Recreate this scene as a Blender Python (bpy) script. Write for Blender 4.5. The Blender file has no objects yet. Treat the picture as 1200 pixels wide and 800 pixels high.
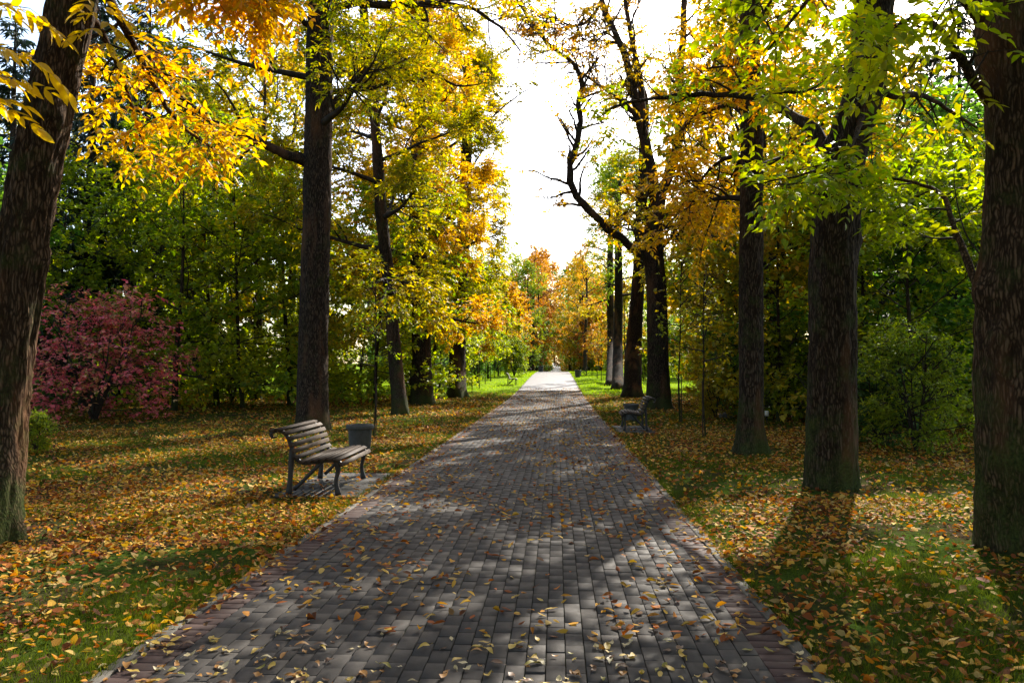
import bpy, math, random
import numpy as np
from mathutils import Vector, Matrix, Euler

scene = bpy.context.scene
col = scene.collection
R = math.radians

# ------------------------------------------------------------------ camera, sky, sun, exposure
CAM_Z = 1.55
cam_d = bpy.data.cameras.new('camera'); cam = bpy.data.objects.new('camera', cam_d); col.objects.link(cam)
cam.location = (0, 0, CAM_Z)
cam.rotation_euler = (R(90 + 1.84), 0, R(3.25))
cam_d.sensor_width = 36; cam_d.lens = 28.0; cam_d.clip_start = 0.05; cam_d.clip_end = 3000
scene.camera = cam

SUN_AZ, SUN_EL = 22.0, 35.0            # degrees right of +Y, above the horizon
world = bpy.data.worlds.new('World'); scene.world = world; world.use_nodes = True
wn = world.node_tree.nodes; wl = world.node_tree.links; wn.clear()
sky = wn.new('ShaderNodeTexSky'); sky.sky_type = 'NISHITA'; sky.sun_disc = False
sky.sun_elevation = R(SUN_EL); sky.sun_rotation = R(SUN_AZ)
sky.air_density = 1.0; sky.dust_density = 2.5; sky.ozone_density = 1.0; sky.altitude = 150
bg = wn.new('ShaderNodeBackground'); bg.inputs['Strength'].default_value = 0.15
wo = wn.new('ShaderNodeOutputWorld')
wl.new(sky.outputs[0], bg.inputs[0]); wl.new(bg.outputs[0], wo.inputs[0])

sun_d = bpy.data.lights.new('sun', 'SUN'); sun = bpy.data.objects.new('sun', sun_d); col.objects.link(sun)
sd = Vector((math.sin(R(SUN_AZ)) * math.cos(R(SUN_EL)), math.cos(R(SUN_AZ)) * math.cos(R(SUN_EL)), math.sin(R(SUN_EL))))
sun.rotation_euler = (-sd).to_track_quat('-Z', 'Y').to_euler()
sun.location = (10, 20, 30)
sun_d.energy = 4.7; sun_d.angle = R(0.55); sun_d.color = (1.0, 0.93, 0.82)

scene.view_settings.view_transform = 'Standard'; scene.view_settings.look = 'None'
scene.view_settings.exposure = 1.5; scene.view_settings.gamma = 1.0
scene.view_settings.use_curve_mapping = False
scene.render.engine = 'CYCLES'
cy = scene.cycles
cy.max_bounces = 11; cy.diffuse_bounces = 9; cy.glossy_bounces = 2; cy.transmission_bounces = 6; cy.transparent_max_bounces = 4
cy.use_denoising = True
try: cy.denoiser = 'OPENIMAGEDENOISE'
except Exception: pass
cy.sample_clamp_indirect = 6.0
cy.caustics_reflective = False; cy.caustics_refractive = False

# ------------------------------------------------------------------ geometry helpers
CR = np.array(cam.rotation_euler.to_matrix())
FPX = 28.0 / 36.0 * 1200.0
def ray(px, py):
    return CR @ np.array([(px - 600) / FPX, (400 - py) / FPX, -1.0])
def W(px, py, d):                       # a point of the place at distance d along the avenue
    v = ray(px, py); return np.array([0, 0, CAM_Z]) + v * (d / v[1])
TY = [-60, 36, 46, 58, 76, 95, 130, 230, 400, 700, 2600]
TZ = [0, 0, .13, .45, .85, 1.05, .55, -1.0, 3.4, 4.5, 4.5]
def terr(y):
    y = np.asarray(y, float)
    return (np.interp(y - 5, TY, TZ) + np.interp(y, TY, TZ) * 2 + np.interp(y + 5, TY, TZ)) / 4
def G(px, py):                          # where that sight line meets the ground
    v = ray(px, py); d = 5.0
    for k in range(60):
        z = float(terr(d)); d2 = (z - CAM_Z) / min(v[2], -1e-4) * v[1]; d = d * .5 + d2 * .5
    p = np.array([0, 0, CAM_Z]) + v * (d / v[1]); p[2] = float(terr(p[1])); return p

def vn(x, y, seed=0):                   # smooth value noise 0..1
    x = np.asarray(x, float); y = np.asarray(y, float)
    xi = np.floor(x).astype(np.int64); yi = np.floor(y).astype(np.int64); fx = x - xi; fy = y - yi
    fx = fx * fx * (3 - 2 * fx); fy = fy * fy * (3 - 2 * fy)
    def h(a, b):
        n = (a * 374761393 + b * 668265263 + seed * 974634777) & 0xffffffff
        n = ((n ^ (n >> 13)) * 1274126177) & 0xffffffff
        return ((n ^ (n >> 16)) & 0xffff) / 65535.0
    return (h(xi, yi) * (1 - fx) + h(xi + 1, yi) * fx) * (1 - fy) + (h(xi, yi + 1) * (1 - fx) + h(xi + 1, yi + 1) * fx) * fy
def fbm(x, y, seed=0, o=3):
    a = 0; s = 0; w = 1.0
    for k in range(o):
        a = a + vn(x * 2 ** k + 17.3 * k, y * 2 ** k, seed + k) * w; s += w; w *= .5
    return a / s

def lawn_z(x, y):
    e = np.clip((np.maximum(-2.33 - np.asarray(x, float), np.asarray(x, float) - 1.36)) / 1.5, 0, 1)
    for (x0, x1, y0, y1) in ((-3.45, -2.33, 9.4, 11.6), (1.36, 2.35, 18.9, 21.3)):
        dx = np.maximum(x0 - np.asarray(x, float), np.asarray(x, float) - x1); dy = np.maximum(y0 - np.asarray(y, float), np.asarray(y, float) - y1)
        e = e * np.clip((np.maximum(dx, dy) - .45) / .8, 0, 1)
    return terr(y) - .014 + e * (fbm(np.asarray(x) * .35, np.asarray(y) * .35, 5, 2) - .42) * .12

def mesh(name, v, faces, smooth=False):
    """faces: list of int arrays (n,k), k may differ"""
    me = bpy.data.meshes.new(name)
    v = np.asarray(v, np.float32).reshape(-1, 3)
    faces = [np.asarray(f, np.int32) for f in faces if len(f)]
    lp = np.concatenate([f.ravel() for f in faces])
    tot = np.concatenate([np.full(len(f), f.shape[1], np.int32) for f in faces])
    st = np.concatenate([[0], np.cumsum(tot)[:-1]]).astype(np.int32)
    me.vertices.add(len(v)); me.vertices.foreach_set('co', v.ravel())
    me.loops.add(len(lp)); me.loops.foreach_set('vertex_index', lp)
    me.polygons.add(len(tot)); me.polygons.foreach_set('loop_start', st); me.polygons.foreach_set('loop_total', tot)
    if smooth: me.polygons.foreach_set('use_smooth', np.ones(len(tot), bool))
    me.update(calc_edges=True)
    return me
def link(name, me, mat=None, parent=None, loc=None, kind=None):
    o = bpy.data.objects.new(name, me); col.objects.link(o)
    if mat is not None and me is not None and len(me.materials) == 0: me.materials.append(mat)
    if parent is not None: o.parent = parent
    if loc is not None: o.location = [float(c) for c in loc]
    if kind: o['kind'] = kind
    return o
def own_mat(o, mat):                    # material on the object, so that copies of one mesh can differ
    if len(o.data.materials) == 0: o.data.materials.append(mat)
    o.material_slots[0].link = 'OBJECT'; o.material_slots[0].material = mat
def tag(o, label=None, cat=None, group=None, kind=None):
    if label: o['label'] = label
    if cat: o['category'] = cat
    if group: o['group'] = group
    if kind: o['kind'] = kind
    return o
def thing(name, label, cat, loc, rz=0, group=None):
    o = link(name, None, loc=loc); o.rotation_euler = (0, 0, rz); o.empty_display_size = .2
    return tag(o, label, cat, group)
def nrmz(a): return a / np.maximum(np.linalg.norm(a, axis=-1, keepdims=True), 1e-9)

class Tubes:
    def __init__(s): s.v = []; s.q = []; s.n = 0
    def add(s, pts, rad, k=6, cap=False):
        pts = np.asarray(pts, float); n = len(pts); rad = np.asarray(rad, float)
        t = np.empty_like(pts); t[1:-1] = pts[2:] - pts[:-2]; t[0] = pts[1] - pts[0]; t[-1] = pts[-1] - pts[-2]
        t = nrmz(t); m = nrmz(pts[-1] - pts[0])
        ref = np.array([1.0, 0, 0]) if abs(m[0]) < .7 else np.array([0, 1.0, 0])
        u = nrmz(ref - t * (t @ ref)[:, None]); w = np.cross(t, u)
        a = np.arange(k) * 2 * math.pi / k
        ring = pts[:, None] + rad[:, None, None] * (np.cos(a)[None, :, None] * u[:, None] + np.sin(a)[None, :, None] * w[:, None])
        i = np.arange(n - 1)[:, None] * k; j = np.arange(k)[None]; j2 = (j + 1) % k
        s.q.append((np.stack([i + j, i + j2, i + k + j2, i + k + j], -1).reshape(-1, 4) + s.n)); s.v.append(ring.reshape(-1, 3)); s.n += n * k
    def mesh(s, name): return mesh(name, np.concatenate(s.v), [np.concatenate(s.q)], True)

def box(x0, x1, y0, y1, z0, z1):
    v = [(x, y, z) for z in (z0, z1) for y in (y0, y1) for x in (x0, x1)]
    return np.array(v), np.array([(0, 2, 3, 1), (4, 5, 7, 6), (0, 1, 5, 4), (2, 6, 7, 3), (0, 4, 6, 2), (1, 3, 7, 5)])
def bevel_block(sx, sy, h, b):
    """block with a chamfered top, top at z=0"""
    def r(i, z): return [(-sx/2+i, -sy/2+i, z), (sx/2-i, -sy/2+i, z), (sx/2-i, sy/2-i, z), (-sx/2+i, sy/2-i, z)]
    v = np.array(r(0, -h) + r(0, -b * .8) + r(b, 0)); q = []
    for k in (0, 4):
        for i in range(4): q.append((k + i, k + (i + 1) % 4, k + 4 + (i + 1) % 4, k + 4 + i))
    q.append((8, 9, 10, 11)); return v, np.array(q)

# ------------------------------------------------------------------ node materials
class N:
    def __init__(s, name):
        s.m = bpy.data.materials.new(name); s.m.use_nodes = True; s.t = s.m.node_tree; s.t.nodes.clear()
    def n(s, typ, **kw):
        nd = s.t.nodes.new('ShaderNode' + typ)
        ins = kw.pop('ins', {})
        for k, v in kw.items(): setattr(nd, k, v)
        for k, v in ins.items():
            if isinstance(v, bpy.types.NodeSocket): s.t.links.new(v, nd.inputs[k])
            else: nd.inputs[k].default_value = v
        return nd
    def ramp(s, fac, stops, interp='LINEAR'):
        nd = s.n('ValToRGB'); cr = nd.color_ramp; cr.interpolation = interp
        while len(cr.elements) < len(stops): cr.elements.new(.5)
        for e, (p, c) in zip(cr.elements, stops): e.position = p; e.color = (*c, 1) if len(c) == 3 else c
        s.t.links.new(fac, nd.inputs[0]); return nd.outputs[0]
    def math(s, op, a, b=0.0, c=0.0, clamp=False):
        nd = s.n('Math', operation=op, use_clamp=clamp)
        for i, x in enumerate((a, b, c)):
            if isinstance(x, bpy.types.NodeSocket): s.t.links.new(x, nd.inputs[i])
            else: nd.inputs[i].default_value = x
        return nd.outputs[0]
    def mix(s, f, a, b, blend='MIX'):
        nd = s.n('Mix', data_type='RGBA', blend_type=blend)
        for i, x in ((0, f), (6, a), (7, b)):
            if isinstance(x, bpy.types.NodeSocket): s.t.links.new(x, nd.inputs[i])
            else: nd.inputs[i].default_value = x if i == 0 else ((*x, 1) if len(x) == 3 else x)
        return nd.outputs[2]
    def noise(s, scale, vec=None, detail=3, rough=.55, dist=0):
        nd = s.n('TexNoise', ins={'Scale': scale, 'Detail': detail, 'Roughness': rough, 'Distortion': dist})
        if vec is not None: s.t.links.new(vec, nd.inputs['Vector'])
        return nd.outputs[0]
    def obj(s): return s.n('TexCoord').outputs['Object']
    def pos(s): return s.n('NewGeometry').outputs['Position']
    def stretch(s, vec, sc):
        return s.n('Mapping', ins={'Vector': vec, 'Scale': sc}).outputs[0]
    def bump(s, h, strength, dist):
        return s.n('Bump', ins={'Height': h, 'Strength': strength, 'Distance': dist}).outputs[0]
    def bsdf(s, color, rough=.7, normal=None, spec=.5, metal=0.0):
        nd = s.n('BsdfPrincipled', ins={'Base Color': color if isinstance(color, bpy.types.NodeSocket) else (*color, 1), 'Metallic': metal, 'Specular IOR Level': spec})
        if isinstance(rough, bpy.types.NodeSocket): s.t.links.new(rough, nd.inputs['Roughness'])
        else: nd.inputs['Roughness'].default_value = rough
        if normal is not None: s.t.links.new(normal, nd.inputs['Normal'])
        return nd.outputs[0]
    def out(s, sh):
        o = s.n('OutputMaterial'); s.t.links.new(sh, o.inputs[0]); return s.m

def leaf_mat(name, stops, trans=.58, scale=.5, rnd=.55, rough=.5, tsat=1.12, tval=1.55, spec=.35):
    g = N(name)
    isl = g.n('NewGeometry').outputs['Random Per Island']
    oi = g.n('ObjectInfo').outputs['Random']
    ns = g.noise(scale, g.pos(), 2)
    f = g.math('MULTIPLY', isl, rnd)
    f = g.math('ADD', f, g.math('MULTIPLY', g.math('SUBTRACT', ns, .5), 1.5 * (1 - rnd) + .35))
    f = g.math('ADD', f, .5 - rnd / 2)
    f = g.math('ADD', f, g.math('MULTIPLY', g.math('SUBTRACT', oi, .5), .16), clamp=True)
    c = g.ramp(f, stops)
    dv = g.math('ADD', g.math('MULTIPLY', g.math('FRACT', g.math('MULTIPLY', isl, 7.31)), .5), .72)
    c = g.n('HueSaturation', ins={'Color': c, 'Value': dv}).outputs[0]
    ct = g.n('HueSaturation', ins={'Color': c, 'Saturation': tsat, 'Value': tval}).outputs[0]
    a = g.bsdf(c, rough, spec=spec)
    b = g.n('BsdfTranslucent', ins={'Color': ct}).outputs[0]
    return g.out(g.n('MixShader', ins={0: trans, 1: a, 2: b}).outputs[0])

def bark_mat(name, dark, light, moss=.5, mosstop=1.2, bs=.42):
    g = N(name); o = g.obj()
    st = g.stretch(o, (9, 9, 1.6))
    r1 = g.noise(3.0, st, 5, .62, .6)
    vor = g.n('TexVoronoi', feature='DISTANCE_TO_EDGE', ins={'Vector': g.n('VectorMath', operation='ADD', ins={0: g.stretch(o, (16, 16, 2.2)), 1: g.n('TexNoise', ins={'Vector': o, 'Scale': 5.0, 'Detail': 3.0}).outputs['Color']}).outputs[0], 'Scale': 2.4}).outputs[0]
    h = g.math('ADD', g.math('MULTIPLY', r1, .7), g.math('MULTIPLY', g.math('MINIMUM', vor, .35), 1.2))
    c = g.ramp(h, [(.30, tuple(x * .5 for x in dark)), (.46, dark), (.66, light), (.9, tuple(min(1, x * 2.0) for x in light))])
    big = g.noise(1.3, o, 3, .6)
    c = g.mix(g.math('MULTIPLY', big, .5), c, tuple(x * .55 for x in light))
    rust = g.noise(.9, g.stretch(o, (2.2, 2.2, .5)), 3, .6)
    c = g.mix(g.ramp(rust, [(.52, (0, 0, 0)), (.68, (.55, .55, .55))]), c, (.14, .065, .03))
    z = g.n('SeparateXYZ', ins={0: o}).outputs[2]
    mn = g.noise(2.3, o, 5, .7)
    low = g.math('SUBTRACT', 1.0, g.math('DIVIDE', z, mosstop))
    low = g.math('MAXIMUM', low, -.32)
    mk = g.math('ADD', mn, g.math('MULTIPLY', low, .17))
    mk = g.ramp(mk, [(.47, (0, 0, 0)), (.72, (1, 1, 1))])
    mc = g.ramp(g.noise(40, o, 3), [(.3, (.018, .026, .008)), (.7, (.055, .075, .018))])
    c = g.mix(g.math('MULTIPLY', mk, moss), c, mc)
    fine = g.noise(60, o, 3, .7)
    hh = g.math('ADD', h, g.math('MULTIPLY', fine, .25))
    return g.out(g.bsdf(c, .9, g.bump(hh, bs, .02), .05))

M = {}
M['bark'] = bark_mat('bark_brown', (.015, .010, .007), (.060, .042, .029), .85, 1.1)
M['bark_near'] = bark_mat('bark_reddish_brown', (.019, .012, .007), (.092, .058, .035), .9, 1.3, .6)
M['bark_grey'] = bark_mat('bark_grey_brown', (.015, .010, .007), (.060, .041, .027), .4, .6, .35)
M['bark_shaded'] = bark_mat('bark_brown_shaded', (.010, .007, .005), (.036, .025, .017), .5, .6, .1)  # darker copy of the bark brown, shade of the far trunks put in colour
g = N('twig_bark'); o_ = g.obj()
M['twig'] = g.out(g.bsdf(g.ramp(g.noise(6, o_, 3), [(.3, (.016, .012, .009)), (.7, (.05, .038, .028))]), .9, None, .15))

GOLD = [(0, (.20, .19, .02)), (.25, (.40, .28, .022)), (.55, (.52, .31, .025)), (.8, (.54, .25, .025)), (1, (.44, .14, .02))]
YELLOW = [(0, (.09, .14, .016)), (.3, (.20, .21, .02)), (.6, (.38, .30, .025)), (.85, (.50, .31, .025)), (1, (.52, .22, .025))]
YGREEN = [(0, (0.075, 0.15, 0.019)), (0.35, (0.163, 0.25, 0.025)), (0.65, (0.275, 0.325, 0.027)), (0.85, (0.475, 0.413, 0.035)), (1, (0.625, 0.375, 0.031))]
LIME = [(0, (0.12, 0.18, 0.019)), (0.4, (0.24, 0.3, 0.026)), (0.8, (0.396, 0.396, 0.034)), (1, (0.576, 0.456, 0.038))]
GREEN = [(0, (0.053, 0.12, 0.024)), (0.4, (0.09, 0.188, 0.03)), (0.75, (0.165, 0.27, 0.036)), (1, (0.33, 0.39, 0.045))]
DGREEN = [(0, (0.036, 0.081, 0.022)), (0.5, (0.063, 0.129, 0.031)), (1, (0.126, 0.196, 0.039))]
OLIVE = [(0, (0.088, 0.15, 0.02)), (0.4, (0.163, 0.225, 0.025)), (0.75, (0.275, 0.312, 0.031)), (1, (0.525, 0.45, 0.037))]
ORANGE = [(0, (.28, .20, .03)), (.35, (.44, .25, .03)), (.7, (.46, .19, .025)), (1, (.32, .11, .02))]
RUST = [(0, (.20, .14, .03)), (.35, (.28, .14, .03)), (.7, (.26, .09, .025)), (1, (.19, .06, .02))]
REDP = [(0, (.22, .24, .06)), (.22, (.54, .32, .13)), (.42, (.64, .20, .14)), (.7, (.66, .12, .16)), (1, (.70, .32, .30))]
for k, p in dict(gold=GOLD, yellow=YELLOW, ygreen=YGREEN, lime=LIME, green=GREEN, dgreen=DGREEN, olive=OLIVE, orange=ORANGE, rust=RUST).items():
    M[k] = leaf_mat('leaf_' + k, p)
M['redp'] = leaf_mat('leaf_purple_red', REDP, trans=.4, scale=.9)
M['needle'] = leaf_mat('spruce_needles', [(0, (.012, .026, .014)), (.6, (.024, .045, .022)), (1, (.04, .065, .028))], trans=.15)

# ------------------------------------------------------------------ leaves as real faces
def leaves_mesh(name, pos, d, nr, ln, wd, six=False, fold=.28, curl=.12, vary=0):
    pos = np.asarray(pos); d = nrmz(np.asarray(d)); s = nrmz(np.cross(d, nr)); nr = np.cross(s, d)
    ln = np.asarray(ln)[:, None]; wd = np.asarray(wd)[:, None]; m = len(pos)
    if vary: curl = np.random.default_rng(m).normal(.02, vary, (m, 1)); fold = np.random.default_rng(m + 1).normal(.15, .45, (m, 1))
    if not six:
        v = np.stack([pos, pos + d * ln * .42 + s * wd * .5 + nr * wd * fold * .5,
                      pos + d * ln - nr * ln * curl, pos + d * ln * .42 - s * wd * .5 + nr * wd * fold * .5], 1)
        b = np.arange(m)[:, None] * 4
        return mesh(name, v.reshape(-1, 3), [np.concatenate([b + [0, 1, 2], b + [0, 2, 3]])])
    f = nr * wd * fold * .5
    v = np.stack([pos, pos + d * ln * .28 + s * wd * .46 + f, pos + d * ln * .62 + s * wd * .40 + f - nr * ln * curl * .4,
                  pos + d * ln - nr * ln * curl, pos + d * ln * .62 - s * wd * .40 + f - nr * ln * curl * .4, pos + d * ln * .28 - s * wd * .46 + f,
                  pos + d * ln * .5 - nr * ln * curl * .15], 1)
    b = np.arange(m)[:, None] * 7
    return mesh(name, v.reshape(-1, 3), [np.concatenate([b + [0, 1, 6], b + [1, 2, 6], b + [2, 3, 6], b + [3, 4, 6], b + [4, 5, 6], b + [5, 0, 6]])])

UP = np.array([0, 0, 1.0])
def compound(base, d, size, rng, pairs=3, ll=.10, lw=.04):
    """pinnate leaves: pairs of leaflets and an end leaflet on each stalk"""
    d = nrmz(d); s = nrmz(np.cross(d, UP) + 1e-6); P = []; D = []; NR = []; L = []; Wd = []
    m = len(base)
    for k in range(2 * pairs + 1):
        end = k == 2 * pairs; t = 1.0 if end else (k // 2 + 1) / (pairs + .6)
        sg = 0 if end else (1 if k % 2 else -1)
        p = base + d * (size * .30 * t)[:, None] - UP * (size * .05 * t * t)[:, None]
        dd = d * (.9 if end else .55) + s * sg * .85 - UP * .28 + rng.normal(0, .22, (m, 3))
        P.append(p); D.append(dd); NR.append(UP + s * sg * .25 + rng.normal(0, .38, (m, 3)))
        L.append(ll * size * rng.uniform(.75, 1.2, m)); Wd.append(lw * size * rng.uniform(.8, 1.2, m))
    return [np.concatenate(a) for a in (P, D, NR, L, Wd)]
def simple(base, d, size, rng, ll=.11, lw=.09, flat=.3, droop=.3):
    m = len(base)
    return [base, nrmz(d) * 1.0 - UP * droop + rng.normal(0, .35, (m, 3)), UP + rng.normal(0, flat, (m, 3)), ll * size * rng.uniform(.7, 1.25, m), lw * size * rng.uniform(.75, 1.2, m)]

# ------------------------------------------------------------------ tree growing
def walk(p, d, length, n, rng, wander=.18, up=.05):
    pts = [np.array(p, float)]; d = d / np.linalg.norm(d); st = length / (n - 1)
    for k in range(n - 1):
        d = d + rng.normal(0, wander, 3); d[2] += up; d = d / np.linalg.norm(d); pts.append(pts[-1] + d * st)
    return np.array(pts)
def smooth_line(pts, n):
    pts = np.asarray(pts, float); m = len(pts)
    seg = np.concatenate([[0], np.cumsum(np.linalg.norm(np.diff(pts, axis=0), axis=1))]); seg /= seg[-1]
    P = np.vstack([2 * pts[0] - pts[1], pts, 2 * pts[-1] - pts[-2]]); out = []
    for t in np.linspace(0, 1, n):
        i = min(np.searchsorted(seg, t, 'right') - 1, m - 2); u = (t - seg[i]) / max(seg[i + 1] - seg[i], 1e-9)
        a, b, c, d = P[i], P[i + 1], P[i + 2], P[i + 3]
        out.append(.5 * (2 * b + (c - a) * u + (2 * a - 5 * b + 4 * c - d) * u * u + (3 * b - a - 3 * c + d) * u ** 3))
    return np.array(out)
def at(pts, t):
    x = t * (len(pts) - 1); i = min(int(x), len(pts) - 2); u = x - i
    return pts[i] * (1 - u) + pts[i + 1] * u, pts[i + 1] - pts[i]
def side_dir(d, ang, az):
    d = d / np.linalg.norm(d); ref = UP if abs(d[2]) < .9 else np.array([1.0, 0, 0])
    u = np.cross(d, ref); u /= np.linalg.norm(u); w = np.cross(u, d)
    return d * math.cos(ang) + (u * math.cos(az) + w * math.sin(az)) * math.sin(ang)

class Grow:
    """collects the boughs of one tree and where its leaves sit"""
    def __init__(s, seed, base, clear=None):
        s.rng = np.random.default_rng(seed); s.t = Tubes(); s.base = np.asarray(base, float); s.lp = []; s.ld = []; s.clear = clear; s.own = []; s.tw = 1.0
    def limb(s, pts, r0, r1=.02, n2=9, n3=6, l2=1.5, l3=.6, leaves=7, t0=.25, up2=.03, sag=-.03, flatten=0.0, k=7, ang2=(.7, 1.15), own=False):
        rng = s.rng; pts = smooth_line(pts, max(8, len(pts) * 3))
        if s.clear is not None and not own:
            bad = [i for i in range(len(pts)) if s.clear(pts[i] + s.base)]
            if bad: pts = pts[:max(4, bad[0])]
        n = len(pts)
        if own:
            tb = Tubes(); tb.add(pts + rng.normal(0, r0 * .12, pts.shape), np.linspace(r0, r1, n) * rng.uniform(.9, 1.12, n), 10); s.own.append(tb)
        else: s.t.add(pts, np.linspace(r0, r1, n), k)
        for i in range(n2):
            t = t0 + (1 - t0) * (i + rng.uniform(.2, .9)) / n2; p, d = at(pts, min(t, .999))
            az = rng.uniform(0, 2 * math.pi)
            if flatten: az = (0 if i % 2 else math.pi) + rng.normal(0, .5) * (1 - flatten * .6)
            L = l2 * rng.uniform(.6, 1.2) * (1.1 - .5 * t)
            dd = side_dir(d, rng.uniform(*ang2), az)
            b = walk(p, dd, L, 6, rng, .16, up2)
            rb = max(.006 * s.tw, (r0 + (r1 - r0) * t) * .5)
            if s.clear is not None and s.clear(b[3] + s.base): continue
            s.t.add(b, np.linspace(rb, .005 * s.tw, 6), 5)
            s.twigs(b, n3, l3, leaves, sag, flatten)
        s.twigs(pts[-max(3, n // 4):], max(2, n3 // 2), l3, leaves, sag, flatten)
    def twigs(s, b, n3, l3, leaves, sag, flatten=0.0):
        rng = s.rng
        for j in range(n3):
            t = .2 + .8 * (j + rng.uniform(0, 1)) / n3; p, d = at(b, min(t, .999))
            az = rng.uniform(0, 2 * math.pi)
            if flatten: az = (0 if j % 2 else math.pi) + rng.normal(0, .6)
            tw = walk(p, side_dir(d, rng.uniform(.45, 1.05), az), l3 * rng.uniform(.6, 1.25), 4, rng, .2, sag)
            if s.clear is not None and s.clear(tw[2] + s.base): continue
            s.t.add(tw, np.array([.0055, .0045, .0035, .002]) * s.tw, 3)
            m = rng.poisson(leaves)
            if m == 0: continue
            x = rng.uniform(.2, 1, m) * 2.999; i = x.astype(int); u = (x - i)[:, None]
            s.lp.append(tw[i] * (1 - u) + tw[i + 1] * u)
            dv = tw[i + 1] - tw[i]; dv = nrmz(dv) * .55 + nrmz(rng.normal(0, 1, (m, 3)) * [1, 1, .45]) * .8
            s.ld.append(dv)
    def auto(s, trunk, n, t0, t1, rad, el=(.15, 1.0), r=.07, shape=None, asym=None, **kw):
        """n limbs round the stem between t0 and t1 of its length"""
        rng = s.rng; tp = smooth_line(trunk, 30); az = rng.uniform(0, 6.28)
        for i in range(n):
            u = (i + rng.uniform(.1, .9)) / n; t = t0 + (t1 - t0) * u; p, d = at(tp, min(t, .999)); az += 2.4 + rng.normal(0, .35)
            e = el[0] + (el[1] - el[0]) * u + rng.normal(0, .1)
            L = rad * (shape(u) if shape else (1.15 - .6 * u)) * rng.uniform(.75, 1.15)
            dirv = np.array([math.cos(az) * math.cos(e), math.sin(az) * math.cos(e), math.sin(e)])
            if asym: L *= asym(dirv)
            pts = walk(p, dirv, L, 7, rng, .13, .03)
            s.limb(pts, max(.02, r * (1.05 - .6 * u)), .012, **kw)

def trunk_mesh(name, pts, rad, seed, sides=28, ring=.08, flare=.55, ridge=.012, lump=.02, bumps=()):
    """stem with root flare, ridged bark and burls; pts are local with the base at z=0"""
    pts = np.asarray(pts, float); L = np.sum(np.linalg.norm(np.diff(pts, axis=0), axis=1)); n = max(8, int(L / ring))
    c = smooth_line(pts, n); sg = np.concatenate([[0], np.cumsum(np.linalg.norm(np.diff(pts, axis=0), axis=1))])
    rad = np.interp(np.linspace(0, 1, len(pts)), np.linspace(0, 1, len(rad)), rad)
    r = np.interp(np.linspace(0, sg[-1], n), sg, rad)
    c0 = c[0].copy(); c = np.vstack([c0 - [0, 0, .25], c]); r = np.concatenate([[r[0]], r]); n += 1
    t = np.gradient(c, axis=0); t = nrmz(t); ref = np.array([1.0, 0, 0]); u = nrmz(ref - t * (t @ ref)[:, None]); w = np.cross(t, u)
    a = np.arange(sides) * 2 * math.pi / sides; Z = c[:, 2][:, None]; A = a[None]
    ph = seed * 1.7
    fl = np.exp(-np.maximum(Z, -.1) / .28)
    R_ = r[:, None] * (1 + flare * fl * (.75 + .45 * np.cos(5 * A + ph) * fl + .2 * np.cos(3 * A + 2 * ph)))
    X = np.cos(A) * 2.2; Y = np.sin(A) * 2.2
    R_ = R_ + lump * (fbm(X + 3 + Z * .3, Y + Z * 1.1 + seed, seed, 2) - .5) * 2
    ang = A / (2 * math.pi)
    f1 = vn(ang * 26 + .6 * np.sin(Z * 2.1 + seed), Z * 3.2 + np.floor(ang * 26) * .37, seed + 9)
    f2 = vn(ang * 48, Z * 7, seed + 21)
    R_ = R_ + ridge * ((1 - np.abs(f1 * 2 - 1)) - .5) * 1.6 + ridge * .5 * (f2 - .5)
    for (th, z, am, wd) in bumps:
        dth = np.angle(np.exp(1j * (A - th))); R_ = R_ + am * np.exp(-(dth * r[:, None] / wd) ** 2 - ((Z - z) / (wd * 1.3)) ** 2)
    v = c[:, None] + R_[..., None] * (np.cos(a)[None, :, None] * u[:, None] + np.sin(a)[None, :, None] * w[:, None])
    i = np.arange(n - 1)[:, None] * sides; j = np.arange(sides)[None]; j2 = (j + 1) % sides
    return mesh(name, v.reshape(-1, 3), [np.stack([i + j, i + j2, i + sides + j2, i + sides + j], -1).reshape(-1, 4)], True)

def corridor(p):                        # the avenue kept open over the path
    y = p[1]
    if y < 23 or y > 118: return False
    return -2.05 - .052 * (y - 30) < p[0] < 1.05 + .026 * (y - 30) and p[2] > 3.2

def finish_tree(g, root, tr, kind='compound', leafmat=None, bark=None, six=False, lkw=None, size=(.8, 1.25), twig=None):
    lkw = lkw or {}
    o = link('trunk', tr, bark or M['bark'], root)
    br = link('branches', g.t.mesh('branches'), twig or M['twig'], root)
    for tb in g.own: link('limb', tb.mesh('limb'), bark or M['bark'], root)
    lp = np.concatenate(g.lp); ld = np.concatenate(g.ld); sz = g.rng.uniform(*size, len(lp))
    arr = (compound if kind == 'compound' else simple)(lp, ld, sz, g.rng, **lkw)
    cme = leaves_mesh('crown', *arr, six=six)
    c = link('crown', cme, leafmat, root)
    return o, br, c

def hero(name, label, base, trunk_px, rad, seed, cat='tree', group=None, sides=32, ring=.06, flare=.55, ridge=.013, lump=.02, bumps=(), top=None):
    """a tree whose stem follows the points (px, py, d)"""
    b = np.array(base); b[2] = float(lawn_z(b[0], b[1])) - .01
    pts = [np.zeros(3)] + [W(*p) - b for p in trunk_px] + [np.array(q, float) for q in (top or [])]
    root = thing(name, label, cat, b, group=group)
    tr = trunk_mesh('trunk', pts, rad, seed, sides, ring, flare, ridge, lump, bumps)
    return root, b, np.array(pts), tr

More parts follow.
